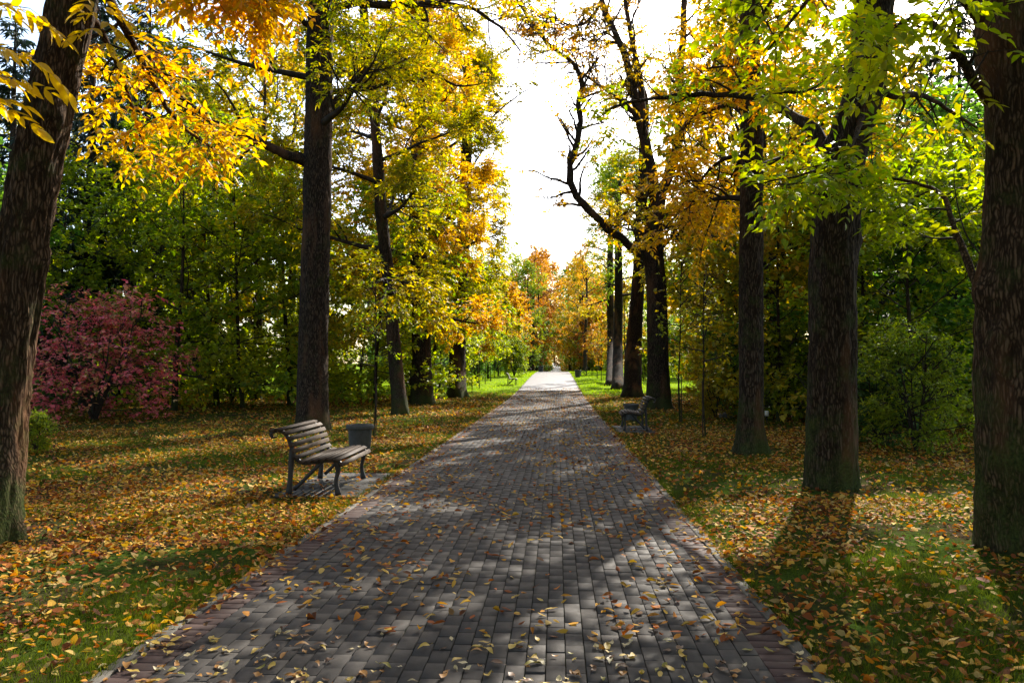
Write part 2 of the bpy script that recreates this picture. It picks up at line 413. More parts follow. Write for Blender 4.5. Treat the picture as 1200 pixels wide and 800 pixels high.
# ------------------------------------------------------------------ ground
PX0, PX1 = -2.33, 1.36                  # outer edges of the path
PADS = [(-3.45, PX0, 9.4, 11.6), (PX1, 2.35, 18.9, 21.3)]
def lawn_material():
    g = N('lawn_soil_grass_litter'); p = g.pos()
    xyz = g.n('SeparateXYZ', ins={0: p}); y = xyz.outputs[1]
    soil = g.ramp(g.noise(9, p, 5, .65), [(.3, (.020, .015, .010)), (.7, (.060, .044, .026))])
    grass = g.ramp(g.noise(22, p, 4, .7), [(.28, (.014, .026, .005)), (.5, (.032, .056, .010)), (.75, (.065, .095, .018))])
    gm = g.ramp(g.noise(1.1, p, 5, .68), [(.38, (0, 0, 0)), (.55, (1, 1, 1))])
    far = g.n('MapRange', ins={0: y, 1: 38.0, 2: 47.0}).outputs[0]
    sunglow_green = g.ramp(g.noise(3, p, 5, .7), [(.3, (.10, .17, .016)), (.7, (.21, .30, .03))])  # lawn green lightened far off: backlit sun glow put into the colour
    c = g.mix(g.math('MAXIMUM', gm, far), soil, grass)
    c = g.mix(far, c, sunglow_green)
    vo = g.n('TexVoronoi', ins={'Vector': p, 'Scale': 13.0, 'Randomness': 1.0})
    lc = g.ramp(g.n('SeparateColor', ins={0: vo.outputs['Color']}).outputs[0], [(0, (.10, .05, .02)), (.25, (.22, .10, .03)), (.5, (.36, .22, .05)), (.75, (.42, .28, .05)), (1, (.18, .12, .04))], 'CONSTANT')
    pick = g.math('GREATER_THAN', g.n('SeparateColor', ins={0: vo.outputs['Color']}).outputs[1], .55)
    edge = g.math('LESS_THAN', vo.outputs['Distance'], .42)
    patch = g.ramp(g.noise(.55, p, 4, .65), [(.36, (0, 0, 0)), (.55, (1, 1, 1))])
    lm = g.math('MULTIPLY', g.math('MULTIPLY', pick, edge), patch)
    nearout = g.n('MapRange', ins={0: y, 1: 10.0, 2: 20.0}).outputs[0]
    lm = g.math('MULTIPLY', lm, g.math('MULTIPLY', nearout, g.math('SUBTRACT', 1.0, g.math('MULTIPLY', far, .85))))
    c = g.mix(lm, c, lc)
    return g.out(g.bsdf(c, .95, g.bump(g.noise(30, p, 4, .7), .6, .03), 0.0))
ys = np.concatenate([np.arange(-30, 2, 4.0), np.arange(2, 20, .25), np.arange(20, 60, .8), np.arange(60, 140, 2.5), np.arange(140, 460, 12), [500, 700, 1000, 1600, 2400]])
def xs_side(sign, edge):
    o = np.concatenate([[0, .025], np.linspace(.25, 9, 30), np.linspace(9.6, 30, 20), np.linspace(34, 90, 12), [130, 250, 600, 2000]]); return edge + sign * o
def sheet(name, xs, ys, mat, zf):
    X, Y = np.meshgrid(xs, ys); v = np.stack([X, Y, zf(X, Y)], -1).reshape(-1, 3); nx = len(xs); ny = len(ys)
    i = (np.arange(ny - 1)[:, None] * nx + np.arange(nx - 1)[None]).ravel()
    q = np.stack([i, i + 1, i + nx + 1, i + nx], 1)
    if xs[0] > xs[-1]: q = q[:, ::-1]
    return link(name, mesh(name, v, [q], True), mat)
lawn_xs = np.concatenate([xs_side(-1, PX0 + .03)[::-1], xs_side(1, PX1 - .03)])
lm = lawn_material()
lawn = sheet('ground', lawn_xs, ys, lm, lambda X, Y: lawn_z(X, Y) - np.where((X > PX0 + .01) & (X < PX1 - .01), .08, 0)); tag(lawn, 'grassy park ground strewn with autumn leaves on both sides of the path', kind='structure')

# path: a bed of dark joint sand, bricks on it, kerb stones along the edges
def brick_material(name, stops, seed):
    g = N(name); p = g.pos()
    f = g.math('FRACT', g.math('ADD', g.n('NewGeometry').outputs['Random Per Island'], g.math('MULTIPLY', g.n('ObjectInfo').outputs['Random'], 3.7)))
    f = g.math('ADD', g.math('MULTIPLY', f, .75), g.math('MULTIPLY', g.noise(.7, p, 3), .3))
    c = g.ramp(f, stops)
    c = g.mix(g.ramp(g.noise(26, p, 6, .75), [(.4, (0, 0, 0)), (.75, (.5, .5, .5))]), c, (.036, .031, .026))
    dust = g.ramp(g.noise(5, p, 5, .7), [(.5, (0, 0, 0)), (.72, (.35, .35, .35))])
    c = g.mix(dust, c, (.062, .056, .050))
    sp = g.noise(220, p, 2, .6)
    c = g.mix(g.ramp(sp, [(.56, (0, 0, 0)), (.7, (.3, .3, .3))]), c, (.085, .08, .078))
    h = g.math('ADD', g.math('MULTIPLY', g.noise(180, p, 3, .7), .5), g.noise(30, p, 4, .7))
    rough = g.ramp(g.noise(8, p, 4, .6), [(.3, (.66, .66, .66)), (.7, (.92, .92, .92))])
    return g.out(g.bsdf(c, rough, g.bump(h, .4, .0022), .14))
M['brick'] = brick_material('paving_brick_grey', [(0, (.040, .036, .033)), (.35, (.049, .044, .040)), (.7, (.055, .049, .044)), (1, (.064, .057, .050))], 1)
M['brick_red'] = brick_material('paving_brick_reddish', [(0, (.040, .023, .021)), (.5, (.058, .033, .029)), (1, (.072, .045, .038))], 2)
g = N('joint_sand'); p_ = g.pos()
M['joint'] = g.out(g.bsdf(g.mix(g.ramp(g.noise(4, p_, 4, .7), [(.4, (0, 0, 0)), (.6, (1, 1, 1))]), (.012, .011, .008), (.014, .019, .007)), .95, None, .1))
g = N('kerb_concrete'); p_ = g.pos()
M['kerb'] = g.out(g.bsdf(g.ramp(g.noise(7, p_, 6, .72), [(.3, (.045, .041, .034)), (.55, (.08, .073, .06)), (.8, (.115, .105, .088))]), .85, g.bump(g.noise(120, p_, 4, .7), .4, .006), .3))
g = N('far_paving'); p_ = g.pos()
bt = g.n('TexBrick', offset=.5, squash=1.0, ins={'Vector': g.n('Mapping', ins={'Vector': p_, 'Rotation': (0, 0, R(90))}).outputs[0], 'Color1': (.033, .030, .029, 1), 'Color2': (.042, .038, .036, 1), 'Mortar': (.02, .018, .014, 1), 'Scale': 1.0, 'Mortar Size': .006, 'Brick Width': .2, 'Row Height': .1043})
M['far_paving'] = g.out(g.bsdf(g.mix(.25, bt.outputs[0], g.ramp(g.noise(3, p_, 5, .7), [(.3, (.045, .041, .037)), (.7, (.085, .077, .069))])), .5, None, .3))

NEAR_END = 47.0
path = sheet('path', np.array([PX0 + .02, -1.0, PX1 - .02]), np.concatenate([[-6, 0, 10, 20, 30], np.arange(32, NEAR_END + .1, .5)]), M['joint'], lambda X, Y: terr(Y) - .011)
tag(path, 'long straight brick path running through the park', kind='structure')
farp = sheet('path_surface', np.array([PX0, PX1]), np.concatenate([np.arange(NEAR_END, 140, 1.0), np.arange(140, 600, 10)]), M['far_paving'], lambda X, Y: terr(Y) + .001)
farp.parent = path

rng = np.random.default_rng(11)
BW, BL, GAP = .1043, .2, .0062
bxs = PX0 + .08 + .2 + .005
ncol = 30
variants = []
for k in range(6):
    v, q = bevel_block(BW - GAP, BL - .003, .05, .0013); v[8:, 2] += rng.normal(0, .0004, 4); v[:, :2] += rng.normal(0, .0006, (12, 2))
    me = mesh('brick', v, [q]); me.materials.append(M['brick']); variants.append((me, v, q))
near, rest_v, rest_q, cnt = [], [], [], 0
rows = np.arange(2.4, NEAR_END - .15, BL)
places = []
for c in range(ncol):
    off = (c % 2) * BL / 2 + rng.normal(0, .006)
    for y in rows: places.append((bxs + (c + .5) * BW, y + off))
places.sort(key=lambda t: t[1])
first = [p for p in places if p[1] > 3.75]
parts = set(first[:300])
Q0 = variants[0][2]
for (x, y) in places:
    me, v, q = variants[rng.integers(6)]
    z = rng.normal(0, .0016) + float(terr(y)); tx, ty, tz = rng.normal(0, .0035, 3); z += -.004 if rng.uniform() < .03 else 0
    if (x, y) in parts:
        o = bpy.data.objects.new('brick', me); col.objects.link(o); o.parent = path
        o.location = (x, y, z); o.rotation_euler = (tx, ty, tz * .8)
    else:
        vv = v.copy(); vv[:, 2] += z + vv[:, 0] * -ty + vv[:, 1] * tx; vv[:, 0] += x - v[:, 1] * tz * .8; vv[:, 1] += y + v[:, 0] * tz * .8
        rest_v.append(vv); rest_q.append(Q0 + 12 * cnt); cnt += 1
o = link('brick_paving', mesh('brick_paving', np.concatenate(rest_v), [np.concatenate(rest_q)]), M['brick'], path, kind='stuff')
# edging bricks laid crosswise, and kerb stones
ev, eq = bevel_block(.2 - .004, .105 - .006, .05, .0045); eme = mesh('edging_brick', ev, [eq]); eme.materials.append(M['brick_red'])
kv, kq = bevel_block(.078, .994, .12, .006); kme = mesh('kerb_stone', kv, [kq]); kme.materials.append(M['kerb'])
rv, rq, cnt = [], [], 0; kv_, kq_, kc = [], [], 0
for side in (0, 1):
    x = PX0 + .08 + .1 if side == 0 else PX1 - .08 - .1
    for y in np.arange(2.6, NEAR_END - .1, .105):
        z = rng.normal(0, .0015) + float(terr(y)); j = rng.normal(0, .002)
        if 3.7 < y < 13:
            o = bpy.data.objects.new('edging_brick', eme); col.objects.link(o); o.parent = path; o.location = (x + j, y, z); o.rotation_euler = (rng.normal(0, .006), rng.normal(0, .006), rng.normal(0, .006))
        else: rv.append(ev + [x + j, y, z]); rq.append(eq + 12 * cnt); cnt += 1
    xk = PX0 + .04 if side == 0 else PX1 - .04
    for y in np.arange(2.5, 80, 1.0):
        z = float(terr(y)) + .006 + rng.normal(0, .002)
        if y < 40:
            o = bpy.data.objects.new('kerb_stone', kme); col.objects.link(o); o.parent = path; o.location = (xk + rng.normal(0, .003), y, z); o.rotation_euler = (0, rng.normal(0, .01), rng.normal(0, .002))
        else:
            vv = kv + [xk, y, z]; vv[:, 2] += kv[:, 1] * (float(terr(y + .5)) - float(terr(y - .5))); kv_.append(vv); kq_.append(kq + 12 * kc); kc += 1
link('edging', mesh('edging', np.concatenate(rv), [np.concatenate(rq)]), M['brick_red'], path, kind='stuff')
link('kerb', mesh('kerb', np.concatenate(kv_), [np.concatenate(kq_)]), M['kerb'], path, kind='stuff')
# concrete pads under the two near benches
g = N('pad_concrete'); p_ = g.pos()
M['pad'] = g.out(g.bsdf(g.mix(g.ramp(g.noise(2.5, p_, 5, .7), [(.4, (0, 0, 0)), (.7, (.7, .7, .7))]), g.ramp(g.noise(9, p_, 6, .75), [(.3, (.026, .024, .021)), (.7, (.044, .040, .036))]), (.022, .022, .014)), .8, g.bump(g.noise(90, p_, 5, .7), .4, .008), .35))
for i, (x0, x1, y0, y1) in enumerate(PADS):
    nx, ny = int(round((x1 - x0) / .5)), int(round((y1 - y0) / .5))
    bed = sheet('pavement', np.array([x0 + (.01 if i == 0 else .0), x1 - (.0 if i == 0 else .01)]), np.array([y0, y1]), M['joint'], lambda X, Y: X * 0 - .004)
    tag(bed, ['concrete slab pad under the big bench beside the path', 'small concrete slab pad under the bench on the far side of the path'][i], kind='structure')
    wx, wy = (x1 - x0) / nx, (y1 - y0) / ny
    sv, sq = bevel_block(wx - .008, wy - .008, .04, .005); sme = mesh('paving_slab', sv, [sq]); sme.materials.append(M['pad'])
    for a in range(nx):
        for b in range(ny):
            o = link('paving_slab', sme, parent=bed, loc=(x0 + (a + .5) * wx, y0 + (b + .5) * wy, .006 + rng.normal(0, .003))); o.rotation_euler = (rng.normal(0, .008), rng.normal(0, .008), 0)

def on_paving(x, y, m=0.0):
    r = (x > PX0 - m) & (x < PX1 + m)
    for (x0, x1, y0, y1) in PADS: r |= (x > x0 - m) & (x < x1 + m) & (y > y0 - m) & (y < y1 + m)
    return r

# ------------------------------------------------------------------ grass and leaf litter
def scatter(rng, y0, y1, dens, mar=1.6):
    A = (y1 - y0) * ((.72 + .60) * y1 + 2 * mar); n = int(A * dens)
    y = rng.uniform(y0, y1, n); x = rng.uniform(-.72 * y1 - mar, .60 * y1 + mar, n)
    k = (x > -.72 * y - mar) & (x < .60 * y + mar) & ~on_paving(x, y, -.045); return x[k], y[k]
rng = np.random.default_rng(5)
GV = []; GF = []
for (y0, y1, dens, h, w) in ((3.0, 6.5, 5200, .055, .0045), (6.5, 10.5, 2600, .06, .006), (10.5, 18, 850, .065, .010), (18, 32, 230, .075, .018), (32, 42, 62, .085, .034), (42, 100, 42, .10, .05)):
    x, y = scatter(rng, y0, y1, dens)
    gden = fbm(x * .8, y * .8, 3, 3)
    k = rng.uniform(0, 1, len(x)) < np.clip((gden - .33) * 3.6, .10, 1); x, y, gden = x[k], y[k], gden[k]
    ed = np.minimum(np.abs(x - PX0), np.abs(x - PX1)); hh = h * rng.uniform(.5, 1.35, len(x)) * (.6 + .9 * gden) * np.where(ed < .25, 1.15, 1)
    a = rng.uniform(0, 6.28, len(x)); z = lawn_z(x, y) - .006
    b = np.stack([x, y, z], 1); s = np.stack([np.cos(a), np.sin(a), a * 0], 1) * (w * rng.uniform(.7, 1.3, len(x)))[:, None] * .5
    lean = rng.normal(0, .55, (len(x), 3)); lean[:, 2] = 1; tip = b + nrmz(lean) * hh[:, None]
    (GF if y0 >= 40 else GV).append(np.stack([b - s, b + s, tip], 1).reshape(-1, 3))
n = 15000; y = 3.2 + rng.uniform(0, 1, n) ** 1.4 * 24; sd_ = rng.uniform(0, 1, n) < .5; off = rng.normal(0, .03, n) - .04 + .05 * (fbm(y * 1.3 + 40 * sd_, y * 0, 6, 2) - .4)
x = np.where(sd_, PX0 + off, PX1 - off); k = rng.uniform(0, 1, n) < np.clip((fbm(y * 1.7 + 40 * sd_, y * 0 + 3, 7, 2) - .3) * 3, .1, 1); x, y = x[k], y[k]; n = len(x)
a = rng.uniform(0, 6.28, n); b = np.stack([x, y, np.full(n, -.004)], 1); s = np.stack([np.cos(a), np.sin(a), a * 0], 1) * .0028; lean = rng.normal(0, .7, (n, 3)); lean[:, 2] = 1
GV.append(np.stack([b - s, b + s, b + nrmz(lean) * rng.uniform(.03, .085, n)[:, None]], 1).reshape(-1, 3))
GV = np.concatenate(GV); m = len(GV) // 3
M['grass'] = leaf_mat('grass_blade', [(0, (.035, .050, .008)), (.4, (.060, .088, .012)), (.8, (.105, .135, .018)), (1, (.20, .17, .04))], trans=.45, scale=.8, rnd=.6, tval=1.15, rough=.9, spec=0.0)
o = link('grass', mesh('grass', GV, [np.arange(m * 3).reshape(-1, 3)]), M['grass'], kind='stuff'); tag(o, 'short patchy green grass growing on both lawns', 'grass')

GF = np.concatenate(GF); M['lush'] = leaf_mat('lush_glow_grass_blade', [(0, (.10, .17, .016)), (.6, (.19, .28, .025)), (1, (.34, .38, .04))], trans=.5, scale=.6, rnd=.5, rough=.9, spec=0.0)  # brighter blade green for the far lawn, backlit glow put into the colour
o = link('lawn_grass', mesh('lawn_grass', GF, [np.arange(len(GF)).reshape(-1, 3)]), M['lush'], kind='stuff'); tag(o, 'bright lush grass of the sunlit far lawns, sun glow put into its colour', 'grass')
FALL = [(0, (.05, .024, .012)), (.18, (.12, .045, .018)), (.32, (.25, .07, .018)), (.46, (.38, .13, .022)), (.6, (.47, .24, .032)), (.74, (.52, .32, .045)), (.84, (.48, .35, .12)), (.92, (.22, .12, .045)), (1, (.08, .04, .02))]
M['litter'] = leaf_mat('fallen_leaf_mixed', FALL, trans=.28, scale=.6, rnd=.82, tval=1.2, tsat=1.08, rough=.75, spec=.12)
def ground_leaves(name, x, y, z, rng, size, mat, label, six):
    n = len(x); a = rng.uniform(0, 6.28, n); d = np.stack([np.cos(a), np.sin(a), rng.normal(0, .22, n)], 1)
    nr = UP + rng.normal(0, .28, (n, 3)); ln = size * rng.uniform(.6, 1.3, n); wd = ln * rng.uniform(.36, .62, n)
    me = leaves_mesh(name, np.stack([x, y, z], 1) - d * ln[:, None] * .5, d, nr, ln, wd, six=six, vary=.16)
    return link(name, me, mat, kind='stuff')
LX, LY, LS = [], [], []
lit = []
for (y0, y1, dens, sz, six) in ((3.0, 9.5, 720, .048, True), (9.5, 20, 260, .062, False), (20, 44, 75, .085, False)):
    x, y = scatter(rng, y0, y1, dens)
    pd = fbm(x * .55 + 4, y * .55, 8, 3)
    gap = np.clip((pd - .36) * 5, .34, 1)
    for (dx_, dy_, rx_, ry_) in ((-3.4, 8.2, 1.3, .6), (-4.6, 6.4, 1.2, .8), (-3.4, 4.7, .7, .45), (-3.9, 5.4, .5, .4), (3.4, 6.0, .6, .6), (2.6, 9.5, .9, 1.0), (-5.2, 11.5, 2.0, .6)):
        gap = np.maximum(gap, np.exp(-((x - dx_) / rx_) ** 2 - ((y - dy_) / ry_) ** 2) * 1.1)
    gap *= np.where(y > 40, .4, 1) * np.where((x > 1.3) & (y < 9), .62, 1)
    k = rng.uniform(0, 1, len(x)) < gap; x, y = x[k], y[k]
    z = lawn_z(x, y) + .022 + rng.uniform(-.01, .022, len(x))
    n = len(x); a = rng.uniform(0, 6.28, n); d = np.stack([np.cos(a), np.sin(a), rng.normal(0, .3, n)], 1)
    nr = UP + rng.normal(0, .42, (n, 3)); ln = sz * np.minimum(.55 + rng.gamma(2.2, .22, n), 1.7); wd = ln * rng.uniform(.32, .85, n)
    me = leaves_mesh('fallen_leaves', np.stack([x, y, z], 1) - d * ln[:, None] * .5, d, nr, ln, wd, six=six, vary=.2)
    lit.append(me)
def join_meshes(name, mes):
    V, T, n = [], [], 0
    for me in mes:
        v = np.empty(len(me.vertices) * 3, np.float32); me.vertices.foreach_get('co', v); f = np.empty(len(me.polygons) * 3, np.int32); me.loops.foreach_get('vertex_index', f)
        V.append(v.reshape(-1, 3)); T.append(f.reshape(-1, 3) + n); n += len(v) // 3; bpy.data.meshes.remove(me)
    return mesh(name, np.concatenate(V), [np.concatenate(T)])
o = link('fallen_leaves', join_meshes('fallen_leaves', lit), M['litter'], kind='stuff'); tag(o, 'carpet of yellow, orange and brown leaves fallen on the lawns', 'leaves')

# leaves lying on the paving: the ones that show largest are single things, the rest one scatter
def curled_leaf(seed, ln=.085, w=.04):
    r = np.random.default_rng(seed); n = 6; v = []; q = []
    bend = r.uniform(-.5, .8); tw = r.normal(0, .5); cup = r.uniform(.1, .6); asym = r.uniform(.85, 1.15)
    for i in range(n):
        t = i / (n - 1); ww = w * .5 * math.sin(math.pi * min(1, t * .92 + .05)) ** .8 * (1.15 - .45 * t) if i < n - 1 else .0006
        x = (t - .5) * ln; z0 = .006 + bend * .022 * (2 * t - 1) ** 2 + .004 * r.normal()
        for s in (-1, 0, 1):
            zz = z0 + cup * abs(s) * ww * .8 + s * tw * ww * (t - .5) * 1.4
            v.append((x, s * ww * (asym if s > 0 else 1) + r.normal(0, .0012), zz))
    for i in range(n - 1):
        for s in (0, 1): a = i * 3 + s; q.append((a, a + 1, a + 4, a + 3))
    v = np.array(v); b = len(v)
    st = np.array([(-ln * .5, 0, v[1, 2]), (-ln * .5, .0016, v[1, 2]), (-ln * .78, .004 + r.normal(0, .006), .006), (-ln * .78, .002, .0075)])
    v = np.concatenate([v, st]); q.append((b, b + 1, b + 2, b + 3)); v[:, 2] -= v[:, 2].min() - .003
    return mesh('fallen_leaf', v, [np.array(q)], True)
leafshapes = [curled_leaf(k, .085 + .012 * (k % 4 - 1.5), .036 + .007 * (k % 3)) for k in range(14)]
kinds = [('yellow', [(0, (.50, .32, .04)), (1, (.62, .44, .09))], .36), ('pale straw coloured', [(0, (.48, .38, .18)), (1, (.66, .56, .32))], .16), ('orange brown', [(0, (.34, .15, .03)), (1, (.46, .23, .05))], .24), ('dark brown', [(0, (.09, .045, .022)), (1, (.19, .095, .04))], .18), ('green tinged', [(0, (.22, .20, .04)), (1, (.36, .30, .05))], .06)]
for nm, st, w in kinds: M['fl_' + nm] = leaf_mat('fallen_leaf_' + nm.replace(' ', '_'), st, trans=.22, rnd=.2, scale=9, tval=1.05)
rng = np.random.default_rng(21)
N_ALL = 9000
ly = 3.5 + (rng.uniform(0, 1, N_ALL) ** 1.25) * 46; lx = rng.uniform(PX0 - .05, PX1 + .05, N_ALL)
pad = [(rng.uniform(x0, x1, 170 if i == 0 else 70), rng.uniform(y0, y1, 170 if i == 0 else 70)) for i, (x0, x1, y0, y1) in enumerate(PADS)]
# leaves gather in small drifts
ctr = np.stack([rng.uniform(PX0, PX1, 150), 3.5 + rng.uniform(0, 1, 150) ** 1.3 * 30], 1); cl = np.repeat(ctr, 5, 0) + rng.normal(0, .055, (750, 2))
lx = np.concatenate([lx, cl[:, 0], pad[0][0], pad[1][0]]); ly = np.concatenate([ly, cl[:, 1], pad[0][1], pad[1][1]])
ey = 3.5 + rng.uniform(0, 1, 900) ** 1.3 * 26; ex = np.where(rng.uniform(0, 1, 900) < .55, PX0 + .05 + np.abs(rng.normal(0, .10, 900)) - .06, PX1 - .05 - np.abs(rng.normal(0, .10, 900)) + .06)
lx = np.concatenate([lx, ex]); ly = np.concatenate([ly, ey])
k = fbm(lx * 1.1, ly * .6, 33, 2) + rng.normal(0, .16, len(lx)) > .40; lx, ly = lx[k], ly[k]
inview = (np.abs(lx) < .75 * ly) & (ly > 3.8)
order = np.argsort(np.where(inview, ly, 1e6)); sel = order[:300]; rem = order[300:]
wts = np.array([w for _, _, w in kinds]); wts /= wts.sum()
for i in sel:
    kk = rng.choice(len(kinds), p=wts); o = bpy.data.objects.new('fallen_leaf', leafshapes[rng.integers(len(leafshapes))]); col.objects.link(o)
    own_mat(o, M['fl_' + kinds[kk][0]]); o.location = (lx[i], ly[i], .004); o.rotation_euler = (rng.normal(0, .06), rng.normal(0, .06), rng.uniform(0, 6.28))
    s = rng.uniform(.4, .98); o.scale = (s, s, s)
    tag(o, kinds[kk][0] + ' fallen leaf lying on the near stretch of the brick path', 'leaf', kinds[kk][0] + ' leaves on the near path')
x, y = lx[rem], ly[rem]
o = ground_leaves('scattered_leaves', x, y, terr(y) + .014 + rng.uniform(0, .008, len(x)), rng, .07, M['litter'], '', True)
tag(o, 'sparse fallen leaves scattered along the farther stretch of the brick path', 'leaves')

# ------------------------------------------------------------------ benches and bins
g = N('weathered_slat'); o_ = g.obj(); st_ = g.stretch(o_, (14, 1.2, 14))
gr_ = g.noise(5, st_, 5, .7)
c_ = g.ramp(gr_, [(.3, (.020, .012, .007)), (.55, (.050, .032, .019)), (.8, (.12, .085, .055))])
c_ = g.mix(g.ramp(g.noise(1.6, o_, 3), [(.45, (0, 0, 0)), (.7, (.6, .6, .6))]), c_, (.06, .045, .032))
c_ = g.n('HueSaturation', ins={'Color': c_, 'Value': g.math('ADD', .7, g.math('MULTIPLY', g.n('ObjectInfo').outputs['Random'], .6))}).outputs[0]
M['slat'] = g.out(g.bsdf(c_, .7, g.bump(gr_, .4, .004), .2))
g = N('black_cast_iron'); o_ = g.obj()
M['iron'] = g.out(g.bsdf(g.ramp(g.noise(30, o_, 4), [(.3, (.010, .010, .010)), (.7, (.028, .025, .022))]), .5, g.bump(g.noise(90, o_, 3), .3, .003), .4))
g = N('bin_concrete'); o_ = g.obj()
M['bin'] = g.out(g.bsdf(g.ramp(g.noise(9, o_, 6, .72), [(.3, (.035, .036, .033)), (.6, (.065, .066, .061)), (.8, (.10, .10, .092))]), .8, g.bump(g.noise(70, o_, 4), .35, .006), .3))

def slat_mesh(L, w, t):
    b = .004; prof = [(-w/2+b, -t/2), (w/2-b, -t/2), (w/2, -t/2+b), (w/2, t/2-b), (w/2-b, t/2), (-w/2+b, t/2), (-w/2, t/2-b), (-w/2, -t/2+b)]
    v = [(x, y, z) for y in (-L/2, L/2) for (x, z) in prof]; n = 8
    q = [(i, (i + 1) % n, n + (i + 1) % n, n + i) for i in range(n)]
    return mesh('slat', np.array(v), [np.array(q), np.array([list(range(n))[::-1]]), np.array([list(range(n, 2 * n))])])
def ribbon(name, pts, y, w, th, mat, parent, taper=None):
    """flat cast bar of thickness th (along the bench) and depth w following pts (x,z)"""
    p = smooth_line(np.array([(a, 0, b) for a, b in pts], float), max(8, len(pts) * 4)); t = np.gradient(p, axis=0); t = nrmz(t); nn = np.stack([-t[:, 2], t[:, 0] * 0, t[:, 0]], 1)
    ww = np.interp(np.linspace(0, 1, len(p)), np.linspace(0, 1, len(taper)), taper) if taper else np.full(len(p), w)
    v = np.concatenate([p + nn * ww[:, None] / 2 + [0, y - th/2, 0], p - nn * ww[:, None] / 2 + [0, y - th/2, 0], p - nn * ww[:, None] / 2 + [0, y + th/2, 0], p + nn * ww[:, None] / 2 + [0, y + th/2, 0]])
    n = len(p); q = []
    for i in range(n - 1):
        for a in range(4): b = (a + 1) % 4; q.append((a * n + i, a * n + i + 1, b * n + i + 1, b * n + i))
    q += [(0, n, 2 * n, 3 * n), (n - 1, 4 * n - 1, 3 * n - 1, 2 * n - 1)]
    return link(name, mesh(name, v, [np.array(q)]), mat, parent)
# bench profile (x forward, z up), slats follow it: seat from the front edge, back, rolled top
SEAT = [(.53, .375), (.475, .425), (.40, .437), (.325, .432), (.25, .420), (.175, .408), (.10, .405)]
BACK = [(.035, .455), (.010, .530), (-.010, .605), (-.035, .680), (-.080, .745), (-.150, .785), (-.225, .775)]
BL_ = 1.6
slm = slat_mesh(BL_, .054, .028)
def make_bench(label, loc, rz):
    b = thing('park_bench', label, 'bench', loc, rz, 'slatted park benches')
    prof = SEAT + BACK
    for i, (x, z) in enumerate(prof):
        a = np.array(prof[max(0, i - 1)]); c = np.array(prof[min(len(prof) - 1, i + 1)]); ang = math.atan2(c[1] - a[1], a[0] - c[0])
        o = link('slat', slm, M['slat'], b, (x, 0, z)); o.rotation_euler = (0, ang if i else ang + .25, 0)
    ip = [(x - (.0 if i < 7 else .012), z - (.026 if i < 7 else .004)) for i, (x, z) in enumerate(prof)]
    ip = [(x - .02 * (i >= 7), z) for i, (x, z) in enumerate(ip)]
    for y in (-BL_ / 2 + .10, BL_ / 2 - .10):
        fr = ribbon('side_frame', ip, y, .036, .045, M['iron'], b)
        ribbon('leg', [(.46, .40), (.475, .30), (.455, .16), (.48, .0)], y, .05, .042, M['iron'], b, [.07, .042, .036, .062])
        ribbon('leg', [(-.03, .62), (-.035, .40), (-.045, .18), (-.06, .0)], y, .05, .042, M['iron'], b, [.03, .055, .042, .062])
        ribbon('brace', [(.30, .395), (.16, .24), (.0, .06)], y, .04, .03, M['iron'], b)
        ribbon('scroll', [(-.20, .765), (-.255, .735), (-.24, .685), (-.195, .70)], y, .03, .04, M['iron'], b, [.04, .032, .026, .014])
    ribbon('stretcher', [(.2, .20), (.2, .201)], 0, .02, .02, M['iron'], b).hide_render = False
    return b
def make_bin(label, loc, s=1.0, pole=False):
    b = thing('litter_bin', label, 'bin', loc, 0, 'concrete litter bins'); k = 28; a = np.arange(k) * 2 * math.pi / k
    def lathe(name, prof, mat):
        v = np.concatenate([np.stack([np.cos(a) * r * s, np.sin(a) * r * s, np.full(k, z * s)], 1) for r, z in prof]); q = []
        for i in range(len(prof) - 1):
            j = np.arange(k); q.append(np.stack([i * k + j, i * k + (j + 1) % k, (i + 1) * k + (j + 1) % k, (i + 1) * k + j], 1))
        return link(name, mesh(name, v, [np.concatenate(q)], False), mat, b)
    lathe('body', [(.0, .0), (.165, .0), (.175, .02), (.178, .06), (.205, .40), (.205, .44)], M['bin'])
    lathe('rim', [(.20, .435), (.238, .44), (.243, .455), (.243, .50), (.232, .515), (.195, .515), (.188, .50), (.185, .44)], M['bin'])
    lathe('liner', [(.188, .49), (.165, .10), (.0, .09)], M['iron'])
    return b
def face(rz): return rz
bp1 = G(340, 581); bp2 = G(394, 581); bf = G(431, 562)
make_bench('big slatted bench on the concrete pad beside the near path', (-3.19, 10.2, .012), R(1.5)).scale = (1.12, 1, 1)
make_bin('grey concrete litter bin standing behind the big near bench', tuple(np.array([-3.52, 14.1, float(lawn_z(-3.52, 14.1))])), 1.02)
make_bench('slatted bench facing the path in front of the forked tree', (2.12, 20.1, .012), R(180 - 2))
make_bin('grey concrete litter bin half hidden behind the smaller bench', (2.12, 23.2, float(lawn_z(2.12, 23.2))), .95)
for lab, px, py, d, rz in (('sunlit far bench on the bright green lawn edge', 600, 447, 54.0, 0), ('tiny farthest bench at the top of the sunlit lawn', 619, 434, 86.0, 0), ('small far bench in shade opposite the sunlit lawn', 684, 436, 72.0, 180)):
    p = W(px, py, d); make_bench(lab, (p[0] - .2 * math.cos(R(rz)), d, float(lawn_z(p[0], d)) + .01), R(rz))
make_bin('tiny dark litter bin beyond the far end of the path', (W(634, 431, 92)[0], 92, float(lawn_z(-2.5, 92))), 1.3)
make_bin('small dark litter bin by the far shaded bench', (W(677, 436, 68)[0], 68, float(lawn_z(2, 68))), 1.2)

# ------------------------------------------------------------------ the big trees of the avenue
toward_path = lambda sgn, k: (lambda d: k if d[0] * sgn > .25 else 1.0)
